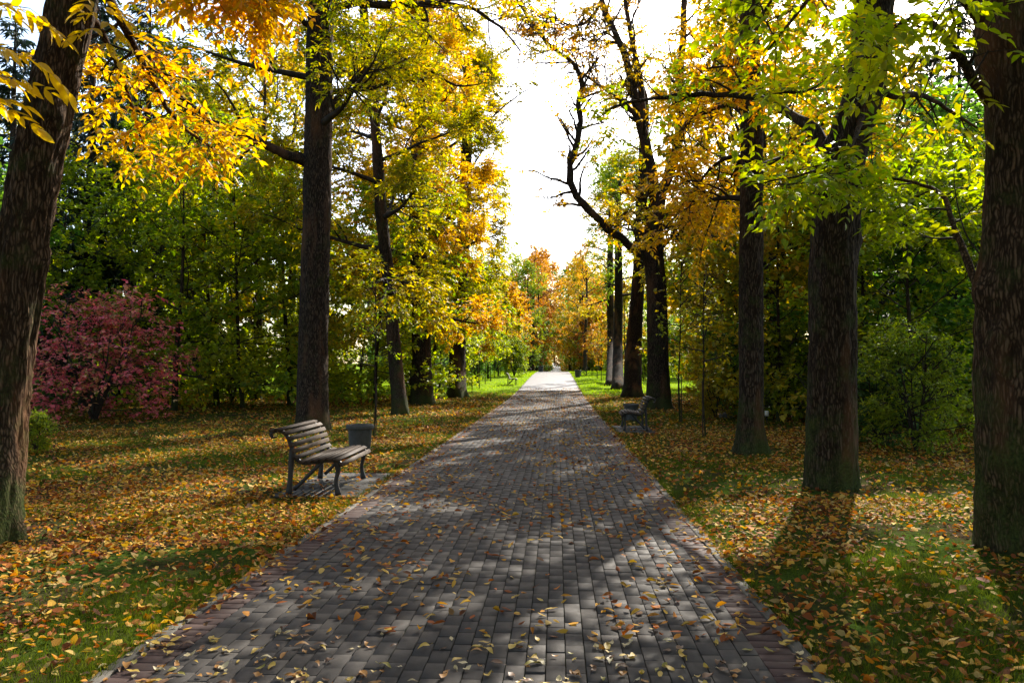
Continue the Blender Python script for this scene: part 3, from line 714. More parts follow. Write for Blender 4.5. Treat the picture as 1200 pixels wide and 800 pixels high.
# leaning trunk at the photograph's edge, golden pinnate leaves
root, b, tp, tr = hero('ash_tree', 'leaning thick trunk with golden leaves nearest the camera beside the left lawn', G(-14, 640), [(0, 500, 7.05), (20, 330, 7.1), (52, 150, 7.15), (85, 0, 7.2), (112, -150, 7.3), (140, -330, 7.4), (150, -560, 7.4)],
    [.215, .212, .21, .205, .20, .18, .15, .10], 3, sides=96, ring=.03, ridge=.024, lump=.035, flare=.3, bumps=[(5.6, 3.9, .06, .12), (0.2, 2.6, .03, .1)])
g = Grow(101, b)
near_l1 = []
def LW(b, *pts): return [W(*p) - b for p in pts]
kw = dict(n2=7, n3=5, l2=.75, l3=.4, leaves=5, flatten=.7, sag=-.06, own=True)
g.limb(LW(b, (92, -50, 7.25), (140, 20, 7.9), (180, 100, 8.6), (215, 150, 9.0), (250, 175, 9.3)), .055, .012, **{**kw, 'n2': 10, 'n3': 4, 'leaves': 3.4, 'l2': .75, 'up2': -.02})
g.limb(LW(b, (85, -20, 7.2), (130, 60, 8.2), (150, 110, 8.8), (170, 180, 9.2)), .04, .012, **{**kw, 'n2': 8, 'n3': 4, 'leaves': 3.4, 'l2': .6, 'up2': -.02})
g.limb(LW(b, (110, -110, 7.2), (190, -70, 7.2), (260, -20, 7.3), (300, 0, 7.5)), .05, .012, **{**kw, 'n2': 9, 'l2': .5, 'up2': -.03, 't0': .45})
g.auto(tp - 0, 14, .66, 1, 5.0, (.15, 1.0), .06, n2=9, n3=5, l2=1.5, l3=.5, leaves=5)
finish_tree(g, root, tr, 'compound', M['gold'], M['bark_near'], six=True, lkw=dict(pairs=3, ll=.105, lw=.045), size=(.85, 1.15))
l1_root = root

# second left tree
root, b, tp, tr = hero('maple_tree', 'straight dark trunk rising right behind the big near bench', G(366, 503), [(367, 400, 19.9), (371, 250, 19.9), (374, 100, 20), (376, 0, 20), (380, -150, 20.1)],
    [.40, .365, .345, .335, .32, .27, .12], 5, sides=64, ring=.06, flare=.3, top=[(.8, .3, 18)])
g = Grow(102, b, corridor); g.tw = 1.8
thin = dict(n2=12, n3=5, l2=1.7, l3=.7, leaves=2.2, own=True)
g.limb(LW(b, (358, 190, 19.8), (330, 178, 19.5), (290, 160, 19.2), (250, 142, 18.8), (200, 105, 18.4), (160, 70, 18)), .13, .03, **{**thin, 'up2': -.10, 'sag': -.08, 'l2': 2.2, 'n2': 16})
g.limb(LW(b, (382, 12, 20), (420, 4, 20.2), (470, 6, 20.4), (520, 4, 20.6), (555, 12, 20.8), (590, 35, 21), (610, 60, 21.2)), .12, .02, **{**thin, 'leaves': 3, 'up2': -.04, 'n2': 18})
g.limb(LW(b, (382, 130, 20), (410, 100, 20.5), (440, 72, 21), (471, 60, 21.5)), .08, .02, **thin)
g.limb(LW(b, (362, 30, 20), (330, 10, 19.5), (300, -30, 19), (250, -60, 18.5)), .08, .02, **thin)
g.auto(tp, 16, .42, .97, 4.2, (.0, 1.1), .10, asym=toward_path(1, .7), n2=9, n3=6, l2=1.6, l3=.65, leaves=3.6)
finish_tree(g, root, tr, 'compound', M['yellow'], M['bark_grey'], lkw=dict(ll=.12, lw=.055), size=(.9, 1.3))

# third, fourth and fifth left trees
LEFT = [
 ('slim bending trunk between the bench tree and the thick dark trunks', 'elm_tree', G(469, 486), [(463, 420, 26.4), (456, 330, 26.4), (447, 250, 26.4), (440, 150, 26.5), (430, 60, 26.6), (425, -40, 26.6)], [.25, .22, .20, .19, .17, .15, .12, .06], [(-1, .5, 16)], 'yellow', 12, 3.8,
   [[(437, 78, 26.5), (471, 71, 26.5), (500, 80, 26.6), (535, 101, 26.8), (575, 96, 27)]]),
 ('thick dark trunk standing third in the left row of the avenue', 'maple_tree', G(495, 473), [(494, 420, 33.6), (492, 330, 33.6), (488, 250, 33.7), (492, 120, 33.8), (497, 20, 33.8)], [.48, .40, .36, .33, .28, .22, .08], [(-.2, 0, 19)], 'gold', 18, 4.0,
   [[(492, 200, 33.7), (530, 170, 33.5), (565, 147, 33.2), (599, 118, 33), (633, 96, 33)], [(490, 160, 33.7), (470, 110, 33), (455, 60, 33)]]),
 ('broad low trunk where the leaf litter meets the sunlit lawn', 'maple_tree', G(535, 465), [(536, 420, 41), (540, 330, 41), (546, 200, 41), (548, 90, 41)], [.48, .42, .36, .30, .22, .08], [(.2, 0, 17)], 'yellow', 18, 4.2, []),
]
for i, (lab, nm, bs, tpx, rad, top, lm_, nl, rr, limbs) in enumerate(LEFT):
    root, b, tp, tr = hero(nm, lab, bs, tpx, rad, 20 + i, sides=40, ring=.1, flare=.35, top=top)
    g = Grow(110 + i, b, corridor); g.tw = 1.7
    for lp_ in limbs: g.limb(LW(b, *lp_), .09 if i == 0 else .07, .015, n2=8, n3=4, l2=1.1, l3=.6, leaves=1.6, own=True)
    g.auto(tp, nl + 6, .20, .97, rr, (-.2, 1.1), .10, asym=toward_path(1, .85), n2=10, n3=6, l2=1.6, l3=.65, leaves=4.6)
    finish_tree(g, root, tr, 'compound', M[lm_], M['bark'], lkw=dict(ll=.15, lw=.075), size=(.9, 1.3))

# right side: trunk cut by the photograph's edge, green leaves
root, b, tp, tr = hero('ash_tree', 'mossy thick trunk with a burl and pale green leaves, nearest on the right lawn', G(1195, 642), [(1196, 500, 6.9), (1198, 360, 6.9), (1203, 200, 6.9), (1203, 110, 6.9), (1194, 0, 6.9), (1190, -170, 6.9), (1180, -420, 6.9)],
    [.335, .33, .325, .30, .295, .31, .26, .12], 8, sides=96, ring=.03, ridge=.026, lump=.035, flare=.10, bumps=[(math.pi + .1, 2.15, .10, .12), (math.pi + .5, 1.75, .05, .12), (math.pi, 4.3, .06, .2)])
g = Grow(120, b)
kw = dict(n2=7, n3=4, l2=.6, l3=.35, leaves=3, flatten=.7, sag=-.05, own=True)
g.limb(LW(b, (1152, 345, 6.9), (1135, 310, 7.2), (1118, 265, 7.6), (1105, 230, 8.0), (1075, 215, 8.4), (1040, 208, 8.8), (1000, 200, 9.2)), .035, .008, **{**kw, 'n2': 11})
g.limb(LW(b, (1158, 120, 6.9), (1120, 60, 6.6), (1080, 20, 6.4), (1040, 40, 6.3)), .05, .01, **{**kw, 'n2': 8, 'leaves': 2.4})
g.limb(LW(b, (1155, 30, 6.9), (1080, -60, 6.4), (1000, -60, 6.0), (940, 10, 5.8), (900, 60, 5.9)), .05, .008, **{**kw, 'n2': 7, 't0': .4, 'leaves': 2.2})
g.auto(tp, 13, .76, 1, 5.0, (.2, 1.0), .07, n2=9, n3=5, l2=1.5, l3=.5, leaves=4.5)
finish_tree(g, root, tr, 'compound', M['lime'], M['bark_near'], six=True, lkw=dict(pairs=3, ll=.10, lw=.048), size=(.85, 1.2))
r1_root, r1_b = root, b

# second right: thick trunk with a long limb reaching over the path
root, b, tp, tr = hero('maple_tree', 'thick mossy-footed trunk that kinks below a long limb over the path', G(974, 570), [(975, 450, 10.5), (977, 300, 10.5), (982, 215, 10.5), (996, 160, 10.5), (1014, 100, 10.5), (1026, 0, 10.6), (1034, -150, 10.7)],
    [.30, .285, .282, .29, .265, .24, .23, .20, .08], 12, sides=84, ring=.04, ridge=.022, lump=.03, flare=.16, bumps=[(math.pi, 4.15, .10, .16), (0, 3.2, .05, .15)], top=[(.6, .4, 14)])
g = Grow(121, b)
g.limb(LW(b, (972, 178, 10.5), (950, 150, 10.8), (928, 136, 11.2), (891, 115, 12), (850, 112, 12.6), (802, 112, 13), (750, 118, 13.2), (709, 129, 13.4)), .085, .02, n2=12, n3=4, l2=1.0, l3=.5, leaves=1.6, own=True, t0=.35)
g.limb(LW(b, (1015, 95, 10.5), (1045, 112, 10.8), (1075, 110, 11.2), (1110, 128, 11.8), (1145, 150, 12.2)), .06, .015, n2=9, n3=4, l2=1.2, l3=.55, leaves=1.2, own=True)
g.limb(LW(b, (1012, 130, 10.4), (1000, 165, 9.6), (980, 190, 9.0), (940, 205, 8.6), (890, 215, 8.4)), .035, .008, n2=9, n3=4, l2=.8, l3=.4, leaves=2.8, own=True, flatten=.8, up2=0)
g.limb(LW(b, (1018, 60, 10.4), (990, 80, 9.4), (950, 105, 8.8), (905, 110, 8.4)), .035, .008, n2=8, n3=4, l2=.8, l3=.4, leaves=2.8, own=True, flatten=.8, up2=0)
g.auto(tp, 17, .60, .98, 5.0, (.12, 1.1), .09, n2=9, n3=6, l2=1.5, l3=.6, leaves=4)
finish_tree(g, root, tr, 'compound', M['ygreen'], M['bark'], six=False, lkw=dict(ll=.12, lw=.062), size=(.85, 1.25))

# third right: slim straight trunk
root, b, tp, tr = hero('maple_tree', 'slim straight trunk between the kinked tree and the small bench', G(880, 529), [(880, 470, 14.8), (880, 300, 14.8), (881, 150, 14.8), (879, 50, 14.9), (882, -120, 14.9)],
    [.27, .215, .20, .195, .19, .18, .14, .05], 13, sides=64, ring=.05, ridge=.018, flare=.45, top=[(.3, 0, 14.5)])
g = Grow(122, b, corridor); g.tw = 1.5
g.limb(LW(b, (872, 118, 14.8), (850, 122, 14.9), (825, 131, 15.2), (799, 152, 15.8), (785, 190, 16.4)), .07, .015, n2=9, n3=5, l2=1.1, l3=.5, leaves=2, own=True)
g.limb(LW(b, (872, 184, 14.8), (850, 186, 15.2), (826, 205, 15.8), (805, 240, 16.2)), .05, .012, n2=9, n3=5, l2=1.0, l3=.5, leaves=3, own=True)
g.auto(tp, 7, .30, .56, 3.4, (-.15, .2), .07, asym=toward_path(-1, .4), n2=8, n3=5, l2=1.3, l3=.6, leaves=2.2)
g.auto(tp, 15, .60, .98, 5.0, (.1, 1.1), .08, n2=9, n3=6, l2=1.5, l3=.6, leaves=4)
finish_tree(g, root, tr, 'compound', M['gold'], M['bark'], lkw=dict(ll=.125, lw=.06), size=(.9, 1.25))

# fourth right: forked tree with the curved limb
root, b, tp, tr = hero('elm_tree', 'dark forked tree behind the small bench with a long curving bare limb', G(772, 479), [(771, 420, 30), (769, 340, 30), (765, 285, 30), (769, 240, 30)], [.46, .40, .37, .37, .36, .30], 14, sides=44, ring=.08, flare=.3)
g = Grow(123, b); g.tw = 4.2
bare = dict(n2=16, n3=6, l2=1.7, l3=.7, leaves=.3, own=True)
g.limb(LW(b, (760, 305, 30), (724, 276, 29.8), (694, 251, 29.6), (671, 221, 29.5), (668, 195, 29.5), (677, 165, 29.4), (681, 139, 29.4), (677, 124, 29.4), (682, 97, 29.4), (669, 71, 29.3), (647, 56, 29.2), (619, 22, 29), (600, -10, 29)), .17, .05, **{**bare, 'n2': 34, 'l2': 1.6, 'leaves': .9})
g.limb(LW(b, (705, 0, 30), (690, 25, 29.5), (668, 30, 29), (645, 20, 28.6), (625, 45, 28.3)), .06, .015, **{**bare, 'n2': 14, 'leaves': 1.2})
g.limb(LW(b, (731, 60, 30), (712, 40, 29.6), (690, 55, 29.2), (672, 48, 29)), .05, .012, **{**bare, 'n2': 12, 'leaves': 1.0})
g.limb(LW(b, (769, 245, 30), (761, 187, 30), (750, 142, 30), (744, 109, 30), (731, 60, 30), (705, 0, 30), (690, -60, 30)), .23, .06, **{**bare, 'n2': 22, 'leaves': 1.0})
g.limb(LW(b, (751, 150, 30), (740, 130, 29.8), (724, 116, 29.7), (700, 98, 29.5), (682, 86, 29.4)), .09, .05, **{**bare, 'n2': 12, 'leaves': .6})
g.limb(LW(b, (750, 140, 30), (752, 109, 30.2), (742, 56, 30.4), (733, 0, 30.5), (730, -70, 30.5)), .14, .05, **{**bare, 'leaves': 1.4})
g.limb(LW(b, (771, 240, 30), (780, 215, 30), (791, 187, 30), (796, 150, 30), (797, 94, 30), (802, 0, 30), (806, -80, 30)), .22, .06, **{**bare, 'n2': 16, 'leaves': 1.0})
g.limb(LW(b, (793, 170, 30), (812, 130, 30.5), (838, 70, 31), (850, 10, 31.5)), .12, .03, **{**bare, 'leaves': 1.8})
g.limb(LW(b, (768, 260, 30), (790, 268, 29.5), (815, 262, 29), (838, 250, 28.5)), .08, .02, **{**bare, 'leaves': 2})
g.auto(tp, 6, .72, .97, 3.2, (.1, .5), .08, asym=toward_path(-1, .6), n2=9, n3=5, l2=1.4, l3=.65, leaves=1.3)
finish_tree(g, root, tr, 'compound', M['gold'], M['bark'], lkw=dict(ll=.15, lw=.075), size=(.9, 1.3))

RIGHT = [('trunk with a swollen foot just beyond the dark forked tree', G(741, 466), [(743, 400, 40.5), (748, 330, 40.5), (752, 240, 40.5), (755, 120, 40.5)], [.46, .38, .33, .28, .20, .06], 'yellow', 16, 3.6),
         ('slim dark trunk at the far end of the right row', G(724, 456.5), [(724, 400, 53), (725, 320, 53), (724, 220, 53)], [.36, .30, .26, .20, .05], 'olive', 13, 3.2),
         ('slim dark trunk close behind the last trunk of the right row', G(716, 451.5), [(716, 400, 61), (715, 330, 61), (716, 240, 61)], [.34, .28, .25, .18, .05], 'yellow', 12, 3.2)]
for i, (lab, bs, tpx, rad, lm_, nl, rr) in enumerate(RIGHT):
    root, b, tp, tr = hero('elm_tree', lab, bs, tpx, rad, 30 + i, sides=32, ring=.12, flare=.35, top=[(.3, 0, [15.5, 12, 11.5][i])])
    g = Grow(130 + i, b, corridor)
    g.auto(tp, nl, .40, .97, rr, (-.05, 1.0), .09, asym=toward_path(-1, .7), n2=9, n3=6, l2=1.4, l3=.65, leaves=2.2 if i else 1.0)
    finish_tree(g, root, tr, 'compound', M[lm_], M['bark_shaded'], lkw=dict(ll=.17, lw=.085), size=(.9, 1.3))

# large single leaves on the nearest boughs
def blade(seed, w=.40):
    r = np.random.default_rng(seed); n = 6; v = []; q = []; dr = r.uniform(.05, .22)
    for i in range(n):
        t = i / (n - 1); ww = w * .5 * math.sin(math.pi * min(1, t * .93 + .04)) ** .85 * (1.2 - .5 * t) if i < n - 1 else .004
        for s in (-1, 0, 1): v.append((t, s * ww, abs(s) * ww * .35 - dr * t * t + r.normal(0, .008)))
    for i in range(n - 1):
        for s in (0, 1): a = i * 3 + s; q.append((a, a + 1, a + 4, a + 3))
    return mesh('leaf', np.array(v), [np.array(q)], True)
BLADES = [blade(k, .36 + .05 * (k % 3)) for k in range(6)]
def leafy_sprays(root, crown, base, lines, mat, seed, n_per, ll, pairs=3):
    rng = np.random.default_rng(seed); tb = Tubes()
    for pts in lines:
        p = smooth_line([W(*q) - base for q in pts], 10); tb.add(p, np.linspace(.009, .003, 10), 5)
        t = np.linspace(.25, 1, n_per); ps = []; ds = []
        for k, u in enumerate(t):
            a, d = at(p, min(u, .999)); d = d / np.linalg.norm(d); sd_ = np.cross(d, UP); sd_ /= np.linalg.norm(sd_)
            ps.append(a); ds.append(d * .6 + sd_ * (1 if k % 2 else -1) * .8 + rng.normal(0, .15, 3))
        P, D, NR, L, _ = compound(np.array(ps), np.array(ds), rng.uniform(.85, 1.15, n_per), rng, pairs, ll, .04)
        for k in range(n_per):
            d = ds[k] / np.linalg.norm(ds[k]); tb.add(np.array([ps[k], ps[k] + d * .16, ps[k] + d * .29 - UP * .04]), [.0022, .0018, .001], 3)
        for k in range(len(P)):
            x = D[k] / np.linalg.norm(D[k]); y = np.cross(NR[k], x); y /= np.linalg.norm(y); z = np.cross(x, y); s = float(L[k])
            o = bpy.data.objects.new('leaf', BLADES[rng.integers(6)]); col.objects.link(o); o.parent = crown; own_mat(o, mat)
            o.matrix_local = Matrix(((x[0] * s, y[0] * s, z[0] * s, P[k][0]), (x[1] * s, y[1] * s, z[1] * s, P[k][1]), (x[2] * s, y[2] * s, z[2] * s, P[k][2]), (0, 0, 0, 1)))
    link('twig', tb.mesh('twig'), M['twig'], root)
def crown_of(root): return next(c for c in root.children if c.name.startswith('crown'))
M['gold_near'] = leaf_mat('leaf_gold_near', [(0, (.42, .30, .03)), (.4, (.58, .40, .04)), (.8, (.66, .42, .04)), (1, (.62, .30, .03))], trans=.5, scale=1.5, rnd=.1)
M['lime_near'] = leaf_mat('leaf_lime_near', [(0, (.15, .18, .018)), (.5, (.26, .27, .024)), (1, (.42, .35, .03))], trans=.5, scale=1.5, rnd=.1)
leafy_sprays(l1_root, crown_of(l1_root), np.array(l1_root.location), [
    [(-60, 30, 6.6), (-30, 40, 6.2), (0, 55, 5.9), (32, 62, 5.8)], [(-60, 60, 6.4), (-30, 78, 6.0), (-8, 86, 5.8), (12, 92, 5.7)], [(-60, 100, 6.2), (-35, 108, 5.9), (-18, 116, 5.7), (-2, 124, 5.7)],
    [(-50, 0, 6.4), (0, 5, 6.3), (35, 10, 6.2)], [(100, -30, 7.1), (112, 0, 6.9), (118, 22, 6.7), (118, 42, 6.6)], [(200, -60, 7.2), (250, -25, 7.3), (285, -2, 7.4), (300, 12, 7.5)]], M['gold_near'], 7, 7, .14)
leafy_sprays(r1_root, crown_of(r1_root), r1_b, [
    [(1130, -40, 6.4), (1080, 60, 6.3), (1040, 110, 6.3), (1005, 125, 6.3)], [(1120, -10, 6.6), (1090, 90, 6.5), (1050, 170, 6.5), (1010, 180, 6.5)], [(1150, 300, 7.0), (1130, 270, 7.2), (1118, 215, 7.4), (1120, 190, 7.4)], [(1158, 60, 6.8), (1130, 110, 6.7), (1125, 150, 6.6)]], M['lime_near'], 9, 5, .105)

# ------------------------------------------------------------------ wood on both sides: one of each kind, then copies
def proto(seed, h, r, tr_r, n, t0, rad, el, kind, lkw, size, n2, n3, l2, l3, leaves, flatten=0.0, shape=None, lean=.3, sides=14, stems=1, sag=-.04, up2=.03):
    rng = np.random.default_rng(seed); g = Grow(seed, (0, 0, 0)); me = None; V = []
    for s in range(stems):
        a = rng.uniform(0, 6.28); sp = (lean if stems == 1 else r * .55)
        tp = np.array([(0, 0, 0)] + [(math.cos(a) * sp * (k / 4) + rng.normal(0, .05 * h / 10), math.sin(a) * sp * (k / 4) + rng.normal(0, .05 * h / 10), h * k / 4 * (1 if stems == 1 else rng.uniform(.66, 1.05))) for k in range(1, 5)])
        if s == 0: me = trunk_mesh('trunk', tp, [tr_r, tr_r * .85, tr_r * .65, tr_r * .4, .02], seed, sides, .3, .3, .008, .01)
        else: g.t.add(smooth_line(tp, 12), np.linspace(tr_r, .01, 12), 6)
        g.auto(tp, max(3, n // stems), t0, .98, rad, el, tr_r * .35, shape=shape, n2=n2, n3=n3, l2=l2, l3=l3, leaves=leaves, flatten=flatten, sag=sag, up2=up2, k=5)
    lp = np.concatenate(g.lp); ld = np.concatenate(g.ld); sz = g.rng.uniform(*size, len(lp))
    arr = (compound if kind == 'compound' else simple)(lp, ld, sz, g.rng, **lkw)
    return me, g.t.mesh('branches'), leaves_mesh('crown', *arr)
round_ = lambda u: .55 + .6 * math.sin(math.pi * min(1, u * .85 + .12))
BIG = [proto(201 + k, [17, 15, 18][k], 0, [.26, .22, .3][k], 19, [.2, .16, .26][k], [3.6, 3.4, 4.2][k], (-.05, 1.1), 'simple', dict(ll=.20, lw=.15), (.8, 1.25), 9, 6, 1.7, .75, 10, shape=round_) for k in range(3)]
YOUNG = [proto(211 + k, [7.5, 6.5][k], 0, [.075, .06][k], 16, .2, [1.7, 1.5][k], (.0, 1.1), 'simple', dict(ll=.17, lw=.14), (.8, 1.25), 6, 5, .8, .5, 12, shape=round_, lean=.1, sides=10) for k in range(2)]
UNDER = [proto(221 + k, [7.5, 6.5][k], 0, [.09, .07][k], 20, .08, [3.1, 2.8][k], (.0, .8), 'simple', dict(ll=.15, lw=.125, flat=.25, droop=.25), (.75, 1.3), 8, 6, 1.2, .6, 8.5, flatten=.85, shape=round_, lean=.6, sides=10, sag=-.02) for k in range(2)]
BUSH = [proto(231 + k, [2.4, 2.9][k], [1.0, 1.3][k], .025, 36, .12, [.85, 1.0][k], (.1, .9), 'simple', dict(ll=.085, lw=.05), (.8, 1.3), 5, 5, .5, .35, 11, shape=round_, stems=9) for k in range(2)]
SAP = [proto(241 + k, [4.2, 5.0][k], 0, [.022, .028][k], 9, .45, [.6, .75][k], (.3, 1.0), 'simple', dict(ll=.09, lw=.07), (.8, 1.2), 4, 3, .4, .3, 2.5, lean=.08, sides=8) for k in range(2)]
def spruce(seed, h=19, r=3.0):
    rng = np.random.default_rng(seed); g = Grow(seed, (0, 0, 0)); tp = np.array([(0, 0, z) for z in np.linspace(0, h, 5)])
    me = trunk_mesh('trunk', tp, [.26, .22, .16, .09, .02], seed, 14, .3, .3, .01, .01); P = []; D = []; L = []
    z = 1.6
    while z < h - .4:
        u = z / h
        for k in range(6):
            a = rng.uniform(0, 6.28); Lb = r * (1.08 - u) * rng.uniform(.75, 1.1) + .25
            b = walk((0, 0, z + rng.uniform(-.15, .15)), np.array([math.cos(a), math.sin(a), -.12 if u < .7 else .3]), Lb, 6, rng, .06, -.035); b[-2:, 2] += .05
            g.t.add(b, np.linspace(.028, .006, 6), 4); m = int(26 * Lb); t = rng.uniform(.12, 1, m) * 4.999; i = t.astype(int); f = (t - i)[:, None]
            P.append(b[i] * (1 - f) + b[i + 1] * f); bd = b[i + 1] - b[i]; sd_ = nrmz(np.cross(bd, UP)) * rng.choice([-1, 1], m)[:, None]
            D.append(nrmz(bd) * .6 + sd_ * rng.uniform(.3, 1, m)[:, None] - UP * rng.uniform(.2, 1.0, m)[:, None]); L.append(rng.uniform(.22, .5, m))
        z += .34 + .1 * u
    P = np.concatenate(P); D = np.concatenate(D); L = np.concatenate(L)
    return me, g.t.mesh('branches'), leaves_mesh('crown', P, D, UP + rng.normal(0, .5, P.shape), L, L * .2, fold=.6)
SPRUCE = [spruce(251), spruce(252, 16, 2.6)]
def place(pr, name, label, cat, group, x, y, rz, sc, lmat, bark='bark', sz=None):
    root = thing(name, label, cat, (x, y, float(lawn_z(x, y)) - .02), rz, group); root.scale = (sc, sc, sz or sc)
    for nm, me, mt in (('trunk', pr[0], M[bark]), ('branches', pr[1], M['twig']), ('crown', pr[2], M[lmat])):
        o = link(nm, me, mt, root); own_mat(o, mt)
    return root
rr = random.Random(77)
ORD = ['leftmost', 'second from the left', 'third from the left', 'fourth from the left', 'fifth from the left', 'sixth from the left', 'seventh from the left', 'eighth from the left']
def nth(lst, i):                        # which of its colour, counted across the picture
    same = sorted([k for k in range(len(lst)) if lst[k][2] == lst[i][2]], key=lambda k: lst[k][0])
    return '' if len(same) == 1 else ', ' + (ORD[same.index(i)] if same.index(i) < len(ORD) - 0 and same[-1] != i else 'rightmost') + ' of its colour'
CN = dict(gold='golden', yellow='yellow', ygreen='yellow-green', lime='light green', green='green', dgreen='dark green', olive='olive green', orange='orange', rust='rust red')
def X(px, d): return float(W(px, 430, d)[0])
# understorey maples
UL = [(205, 27, 'lime', 1.1), (285, 29, 'ygreen', 1.2), (340, 32, 'lime', 1.1), (175, 33, 'ygreen', 1.3), (255, 31, 'olive', 1.25), (440, 33, 'ygreen', 1.1), (505, 44, 'lime', 1.15), (480, 38, 'lime', 1.1), (140, 31, 'olive', 1.1), (420, 38, 'lime', 1.1), (60, 27, 'olive', 1.0), (515, 50, 'lime', 1.0), (360, 46, 'lime', 1.2), (-40, 24, 'green', 1.1)]
for i, (px, d, m, s) in enumerate(UL):
    place(UNDER[i % 2], 'maple_tree', f'{CN[m]} understorey maple behind the left lawn' + nth(UL, i), 'tree', 'left understorey maples', X(px, d), d, rr.uniform(0, 6.28), s, m)
UR = [(850, 36, 'yellow', 1.0), (912, 23, 'yellow', .95), (945, 29, 'ygreen', 1.15), (1070, 20, 'lime', .9), (870, 33, 'ygreen', 1.1), (1010, 24, 'green', 1.0), (1085, 24, 'green', 1.05), (1150, 22, 'lime', 1.0), (1040, 33, 'lime', 1.1), (930, 40, 'lime', 1.1), (820, 48, 'lime', 1.0), (1120, 32, 'green', 1.2), (1230, 24, 'green', 1.2)]
for i, (px, d, m, s) in enumerate(UR):
    place(UNDER[i % 2], 'maple_tree', f'{CN[m]} understorey maple behind the right trunks' + nth(UR, i), 'tree', 'right understorey maples', X(px, d), d, rr.uniform(0, 6.28), s, m)
# bushes
place(BUSH[1], 'bush', 'rounded grey-green bush between the two mossy trunks', 'bush', None, X(1072, 15.2), 15.2, 1.0, .78, 'olive', sz=.72)
place(BUSH[0], 'bush', 'low dull green bush spreading beside the rounded bush', 'bush', None, X(1030, 16.6), 16.6, 2.0, .8, 'dgreen', sz=.6)
place(BUSH[0], 'bush', 'bright sunlit green bush just behind the slim straight trunk', 'bush', None, X(915, 23.5), 23.5, 0, 1.0, 'lime')
place(BUSH[1], 'bush', 'small yellowing bush beside the thin sapling near the small bench', 'bush', None, X(838, 24), 24, 0, .55, 'yellow')
red = proto(261, 3.9, 2.2, .05, 44, .10, 1.7, (.0, .8), 'simple', dict(ll=.12, lw=.075, droop=.5), (.7, 1.5), 6, 5, 1.15, .55, 5.5, shape=round_, stems=8, sag=-.09)
pr = place(red, 'shrub', 'spreading purple-red shrub behind the leaning golden-leaved trunk', 'shrub', None, X(112, 22.5), 22.5, .4, 1.02, 'redp', sz=.76)
place(BUSH[0], 'bush', 'small yellow-green bush at the foot of the purple-red shrub', 'bush', None, X(44, 14), 14, .4, .28, 'ygreen')
for i in range(20):
    d = 33 + rr.random() * 16; px = rr.uniform(-120, 500); m = rr.choice(['green', 'green', 'lime', 'lime'])
    place(BUSH[i % 2], 'bush', f'{CN[m]} bush in the hedge-like thicket at the back of the left lawn', 'bush', 'bushes at the back of the left lawn', X(px, d), d, rr.uniform(0, 6.28), rr.uniform(.9, 1.5), m)
for i in range(20):
    d = 24 + rr.random() * 22; px = rr.uniform(800, 1330); m = rr.choice(['green', 'green', 'lime', 'olive'])
    if px < 860 and d < 36: px += 140
    place(BUSH[i % 2], 'bush', f'{CN[m]} bush in the dim thicket at the back of the right lawn', 'bush', 'bushes at the back of the right lawn', X(px, d), d, rr.uniform(0, 6.28), rr.uniform(.8, 1.3), m)
# spruces
SPL = [(103, 30, 1.0), (58, 33, 1.05), (170, 38, 1.1), (10, 29, .95), (215, 46, 1.1), (-60, 36, 1.1), (130, 48, 1.2), (1085, 36, 1.0), (1130, 42, 1.1), (1180, 34, 1.0), (1040, 52, 1.1)]
SPN = [(p, 0, p > 600) for p, _, _ in SPL]
for i, (px, d, s) in enumerate(SPL):
    place(SPRUCE[i % 2], 'spruce_tree', 'tall dark spruce ' + ('behind the purple-red shrub' if i < 7 else 'behind the mossy trunks') + nth(SPN, i).replace(' of its colour', ' of its group'), 'tree', 'left spruces' if i < 7 else 'right spruces', X(px, d), d, rr.uniform(0, 6.28), s, 'needle')
# tall trees of the wood
def wood(lst, side):
    for i, (px, d, m, s) in enumerate(lst):
        place(BIG[i % 3], 'deciduous_tree', f'tall {CN[m]} tree of the {side} wood' + nth(lst, i), 'tree', f'tall trees of the {side} wood', X(px, d), d, rr.uniform(0, 6.28), s, m)
wood([(300, 36, 'yellow', .95), (250, 40, 'yellow', 1.0), (500, 56, 'gold', .95), (180, 42, 'ygreen', 1.0), (270, 46, 'ygreen', 1.0), (340, 48, 'yellow', 1.05), (455, 62, 'yellow', 1.0), (200, 56, 'ygreen', 1.0), (60, 50, 'yellow', 1.0), (500, 72, 'ygreen', .95), (350, 74, 'lime', 1.0), (540, 112, 'lime', 1.0), (160, 75, 'green', 1.0), (-40, 55, 'green', 1.0), (440, 112, 'green', 1.1)], 'left')
wood([(880, 24.5, 'yellow', .78), (845, 34, 'yellow', .85), (905, 30, 'gold', .8), (960, 38, 'yellow', .9), (835, 52, 'yellow', .6), (1010, 32, 'ygreen', .8), (1060, 44, 'yellow', .9), (880, 48, 'ygreen', .8), (940, 62, 'olive', .8), (1190, 50, 'green', .9), (830, 72, 'ygreen', .75), (880, 85, 'green', .8), (1000, 66, 'green', .9), (820, 110, 'green', .85)], 'right')
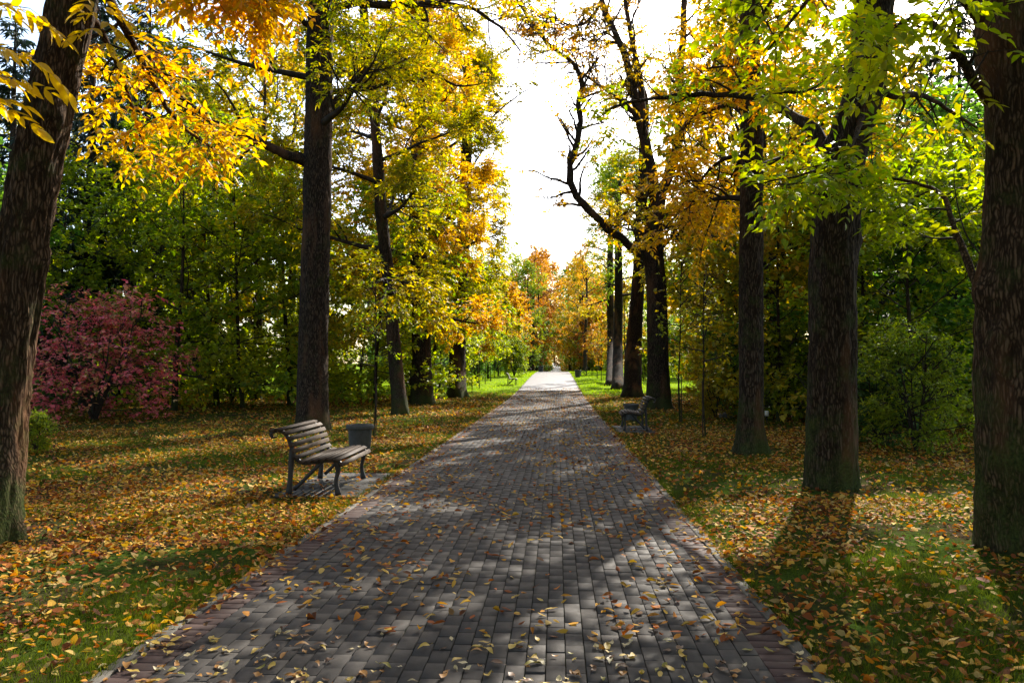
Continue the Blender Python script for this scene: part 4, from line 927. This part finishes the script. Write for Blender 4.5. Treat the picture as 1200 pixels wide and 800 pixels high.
# young trees along the sunlit far stretch
for i, (px, d, m, s) in enumerate([(545, 50, 'lime', 1.0), (560, 57, 'lime', 1.05), (572, 64, 'ygreen', 1.1), (584, 71, 'yellow', 1.1), (593, 79, 'gold', 1.1), (602, 88, 'yellow', 1.15), (608, 97, 'orange', 1.2)]):
    place(YOUNG[i % 2], 'young_maple', f'young {CN[m]} maple on the sunlit lawn, number {i + 1} counted from the near end'.replace(f', number {i + 1} counted from the near end', [' nearest the broad low trunk', ' second from the broad low trunk', ' third from the broad low trunk', ' fourth from the broad low trunk', ' fifth from the broad low trunk', ' behind the sunlit bench', ' closest to the path end'][i]), 'tree', 'young maples left of the sunlit path', X(px, d), d, rr.uniform(0, 6.28), s, m)
for i, (px, d, m, s) in enumerate([(732, 70, 'yellow', 1.0), (722, 80, 'gold', 1.0), (712, 90, 'orange', 1.0), (702, 102, 'orange', 1.1), (740, 84, 'ygreen', 1.05), (688, 112, 'rust', 1.2)]):
    place(YOUNG[i % 2], 'young_maple', f'young {CN[m]} maple beyond the right row of trunks, ' + ['first', 'second', 'third', 'fourth', 'fifth', 'sixth'][i] + ' along the path', 'tree', 'young maples right of the sunlit path', X(px, d), d, rr.uniform(0, 6.28), s, m)
# trees closing the far end
FE = [(641, 162, 'gold', 1.25), (672, 168, 'olive', 1.3), (637, 182, 'orange', 1.4), (674, 190, 'yellow', 1.4), (620, 112, 'olive', .95), (686, 108, 'gold', .9), (624, 121, 'orange', 1.05), (684, 120, 'yellow', 1.0), (629, 133, 'orange', 1.05), (681, 133, 'gold', 1.05), (634, 146, 'gold', 1.1), (677, 147, 'green', 1.1), (598, 116, 'lime', .95), (704, 116, 'orange', .8), (625, 128, 'rust', .98), (606, 140, 'olive', 1.0), (638, 160, 'orange', 1.0), (668, 150, 'green', 1.0), (690, 135, 'gold', .98), (708, 142, 'yellow', 1.0), (632, 205, 'yellow', 1.15), (672, 210, 'olive', 1.2), (650, 430, 'orange', 1.6), (640, 330, 'gold', 1.5), (662, 330, 'green', 1.5), (585, 150, 'green', 1.1), (560, 165, 'ygreen', 1.2), (735, 150, 'ygreen', 1.0), (765, 160, 'green', 1.1), (800, 170, 'green', 1.2)]
for i, (px, d, m, s) in enumerate(FE):
    place(BIG[i % 3], 'deciduous_tree', f'{CN[m]} tree closing the avenue end' + nth(FE, i), 'tree', 'trees at the far end of the avenue', X(px, d), d, rr.uniform(0, 6.28), s, m)
for i in range(34):
    px = -60 + i * 38 + rr.uniform(-8, 8); d = rr.uniform(150, 200)
    if 545 < px < 770: continue
    m = rr.choice(['green', 'dgreen', 'olive', 'green']); place(BIG[i % 3], 'deciduous_tree', f'distant {CN[m]} tree glimpsed deep in the wood', 'tree', 'distant trees of the wood', X(px, d), d, rr.uniform(0, 6.28), 1.3, m)
for i in range(46):
    d = 62 + rr.random() * 60; px = rr.choice([rr.uniform(430, 604), rr.uniform(430, 600), rr.uniform(712, 800)]); m = rr.choice(['green', 'dgreen', 'olive', 'green'])
    place(BUSH[i % 2], 'bush', f'small distant {CN[m]} bush behind the sunlit lawns', 'bush', 'distant bushes behind the sunlit lawns', X(px, d), d, rr.uniform(0, 6.28), rr.uniform(.9, 1.4), m)
for i in range(40):
    d = 112 + rr.random() * 60; x = rr.choice([-1, 1]) * rr.uniform(3.4, 16); m = rr.choice(['green', 'dgreen', 'olive', 'rust', 'yellow'])
    place(BUSH[i % 2], 'bush', f'tiny {CN[m]} bush in the undergrowth at the far end of the avenue', 'bush', 'undergrowth at the far end of the avenue', x, d, rr.uniform(0, 6.28), rr.uniform(1.1, 1.8), m)
for i in range(26):
    d = 130 + i * 8; x = (-1) ** i * rr.uniform(4.5, 14) - .5; m = rr.choice(['orange', 'gold', 'olive', 'rust', 'yellow', 'green'])
    place(BIG[i % 3], 'deciduous_tree', f'{CN[m]} tree in the rows beyond the rise of the path', 'tree', 'rows of trees beyond the rise', x, d, rr.uniform(0, 6.28), rr.uniform(.9, 1.15), m)
for i in range(22):
    m = rr.choice(['orange', 'gold', 'olive', 'green', 'yellow']); d = 440 + rr.uniform(0, 30); x = -44 + i * 4.2
    place(BIG[i % 3], 'deciduous_tree', f'{CN[m]} tree in the row across the very end of the avenue', 'tree', 'row of trees across the end of the avenue', x, d, rr.uniform(0, 6.28), rr.uniform(1.4, 1.7), m)
for i in range(60):
    d = 122 + i * 5.3; x = (-1) ** i * rr.uniform(3.4, 6.5) - .5; m = rr.choice(['green', 'olive', 'rust', 'gold', 'green'])
    place(UNDER[i % 2], 'maple_tree', f'far {CN[m]} maple closing in on the path beyond the rise', 'tree', 'maples beyond the rise of the path', x, d, rr.uniform(0, 6.28), rr.uniform(.9, 1.25), m)
# avenue goes on behind the camera: unseen trees added to shade the path
for i, (x, y) in enumerate([(-4.2, -1.5), (3.8, -2.0), (-4.4, -8), (3.9, -8.5), (-5, -15), (4.6, -16), (-10.5, 3), (9.6, 3.5), (-11, -6), (10.5, -7), (-15, 9), (13, 10.5), (-4, -24), (4, -24), (0, -32)]):
    place(BIG[i % 3], 'deciduous_tree', 'unseen avenue tree added out of view to shade the near path', 'tree', 'unseen avenue trees added for shade', x, y, rr.uniform(0, 6.28), rr.uniform(.85, 1.0), rr.choice(['gold', 'olive', 'yellow']))
# thin staked saplings
def sapling(label, x, y, s, m, k=0, stake=True, group='thin saplings beside the path'):
    r_ = place(SAP[k], 'sapling', label, 'sapling', group, x, y, rr.uniform(0, 6.28), s, m)
    if stake:
        t = Tubes(); t.add(np.array([(.06, .04, -.1), (.062, .04, .7), (.06, .045, 1.5)]), [.016, .016, .015], 7); link('stake', t.mesh('stake'), M['slat'], r_)
sp = G(438, 503); sapling('thin sapling with a pale stake rising behind the litter bin', X(438, 17.5), 17.5, .8, 'olive', 0)
sp = G(797, 496); sapling('thin grey sapling on the leafy lawn behind the small bench', sp[0], sp[1], .9, 'lime', 1)
sp = G(827, 514); sapling('thin dark sapling standing between the small bench and slim trunk', sp[0], sp[1], .85, 'yellow', 0)
for i, (px, d) in enumerate([(553, 44), (562, 49), (569, 55), (575, 60), (580, 66), (586, 73)]):
    sapling('spindly staked sapling on the bright lawn, ' + ['nearest', 'second', 'third', 'fourth', 'fifth', 'sixth'][i] + ' of its row', X(px, d), d, .75, 'lime', i % 2, group='row of staked saplings on the sunlit lawn')
for i, (px, d) in enumerate([(700, 66), (705, 60), (694, 74)]):
    sapling('spindly sapling past the right trunks, ' + ['middle', 'nearest', 'farthest'][i] + ' of three', X(px, d), d, .9, 'yellow', i % 2, group='saplings past the right trunks')
# small plant marker and a stone by the bushes
mk = thing('plant_marker', 'small white plant marker by the bright sunlit bush', 'marker', (X(898, 22), 22, float(lawn_z(X(898, 22), 22))))
v, q = box(-.05, .05, -.006, .006, .22, .36); g = N('white_plate'); M['white'] = g.out(g.bsdf((.75, .75, .72), .5)); link('plate', mesh('plate', v, [q]), M['white'], mk)
v, q = box(-.008, .008, -.004, .004, -.1, .24); link('stem', mesh('stem', v, [q]), M['iron'], mk)
a = np.linspace(0, 2 * math.pi, 13)[:-1]; sv = [(0, 0, .2)] + [(math.cos(t) * .2 * (1 + .2 * math.sin(3 * t)), math.sin(t) * .17, .12 + .03 * math.cos(2 * t)) for t in a] + [(math.cos(t) * .27, math.sin(t) * .22 * (1 + .15 * math.cos(5 * t)), -.05) for t in a]
sf3 = [(0, 1 + i, 1 + (i + 1) % 12) for i in range(12)]; sf4 = [(1 + i, 13 + i, 13 + (i + 1) % 12, 1 + (i + 1) % 12) for i in range(12)]
o = link('stone', mesh('stone', np.array(sv), [np.array(sf3), np.array(sf4)]), M['kerb'], loc=(X(851, 25), 25, float(lawn_z(X(851, 25), 25)))); tag(o, 'pale grey stone lying near the yellowing bush', 'stone')
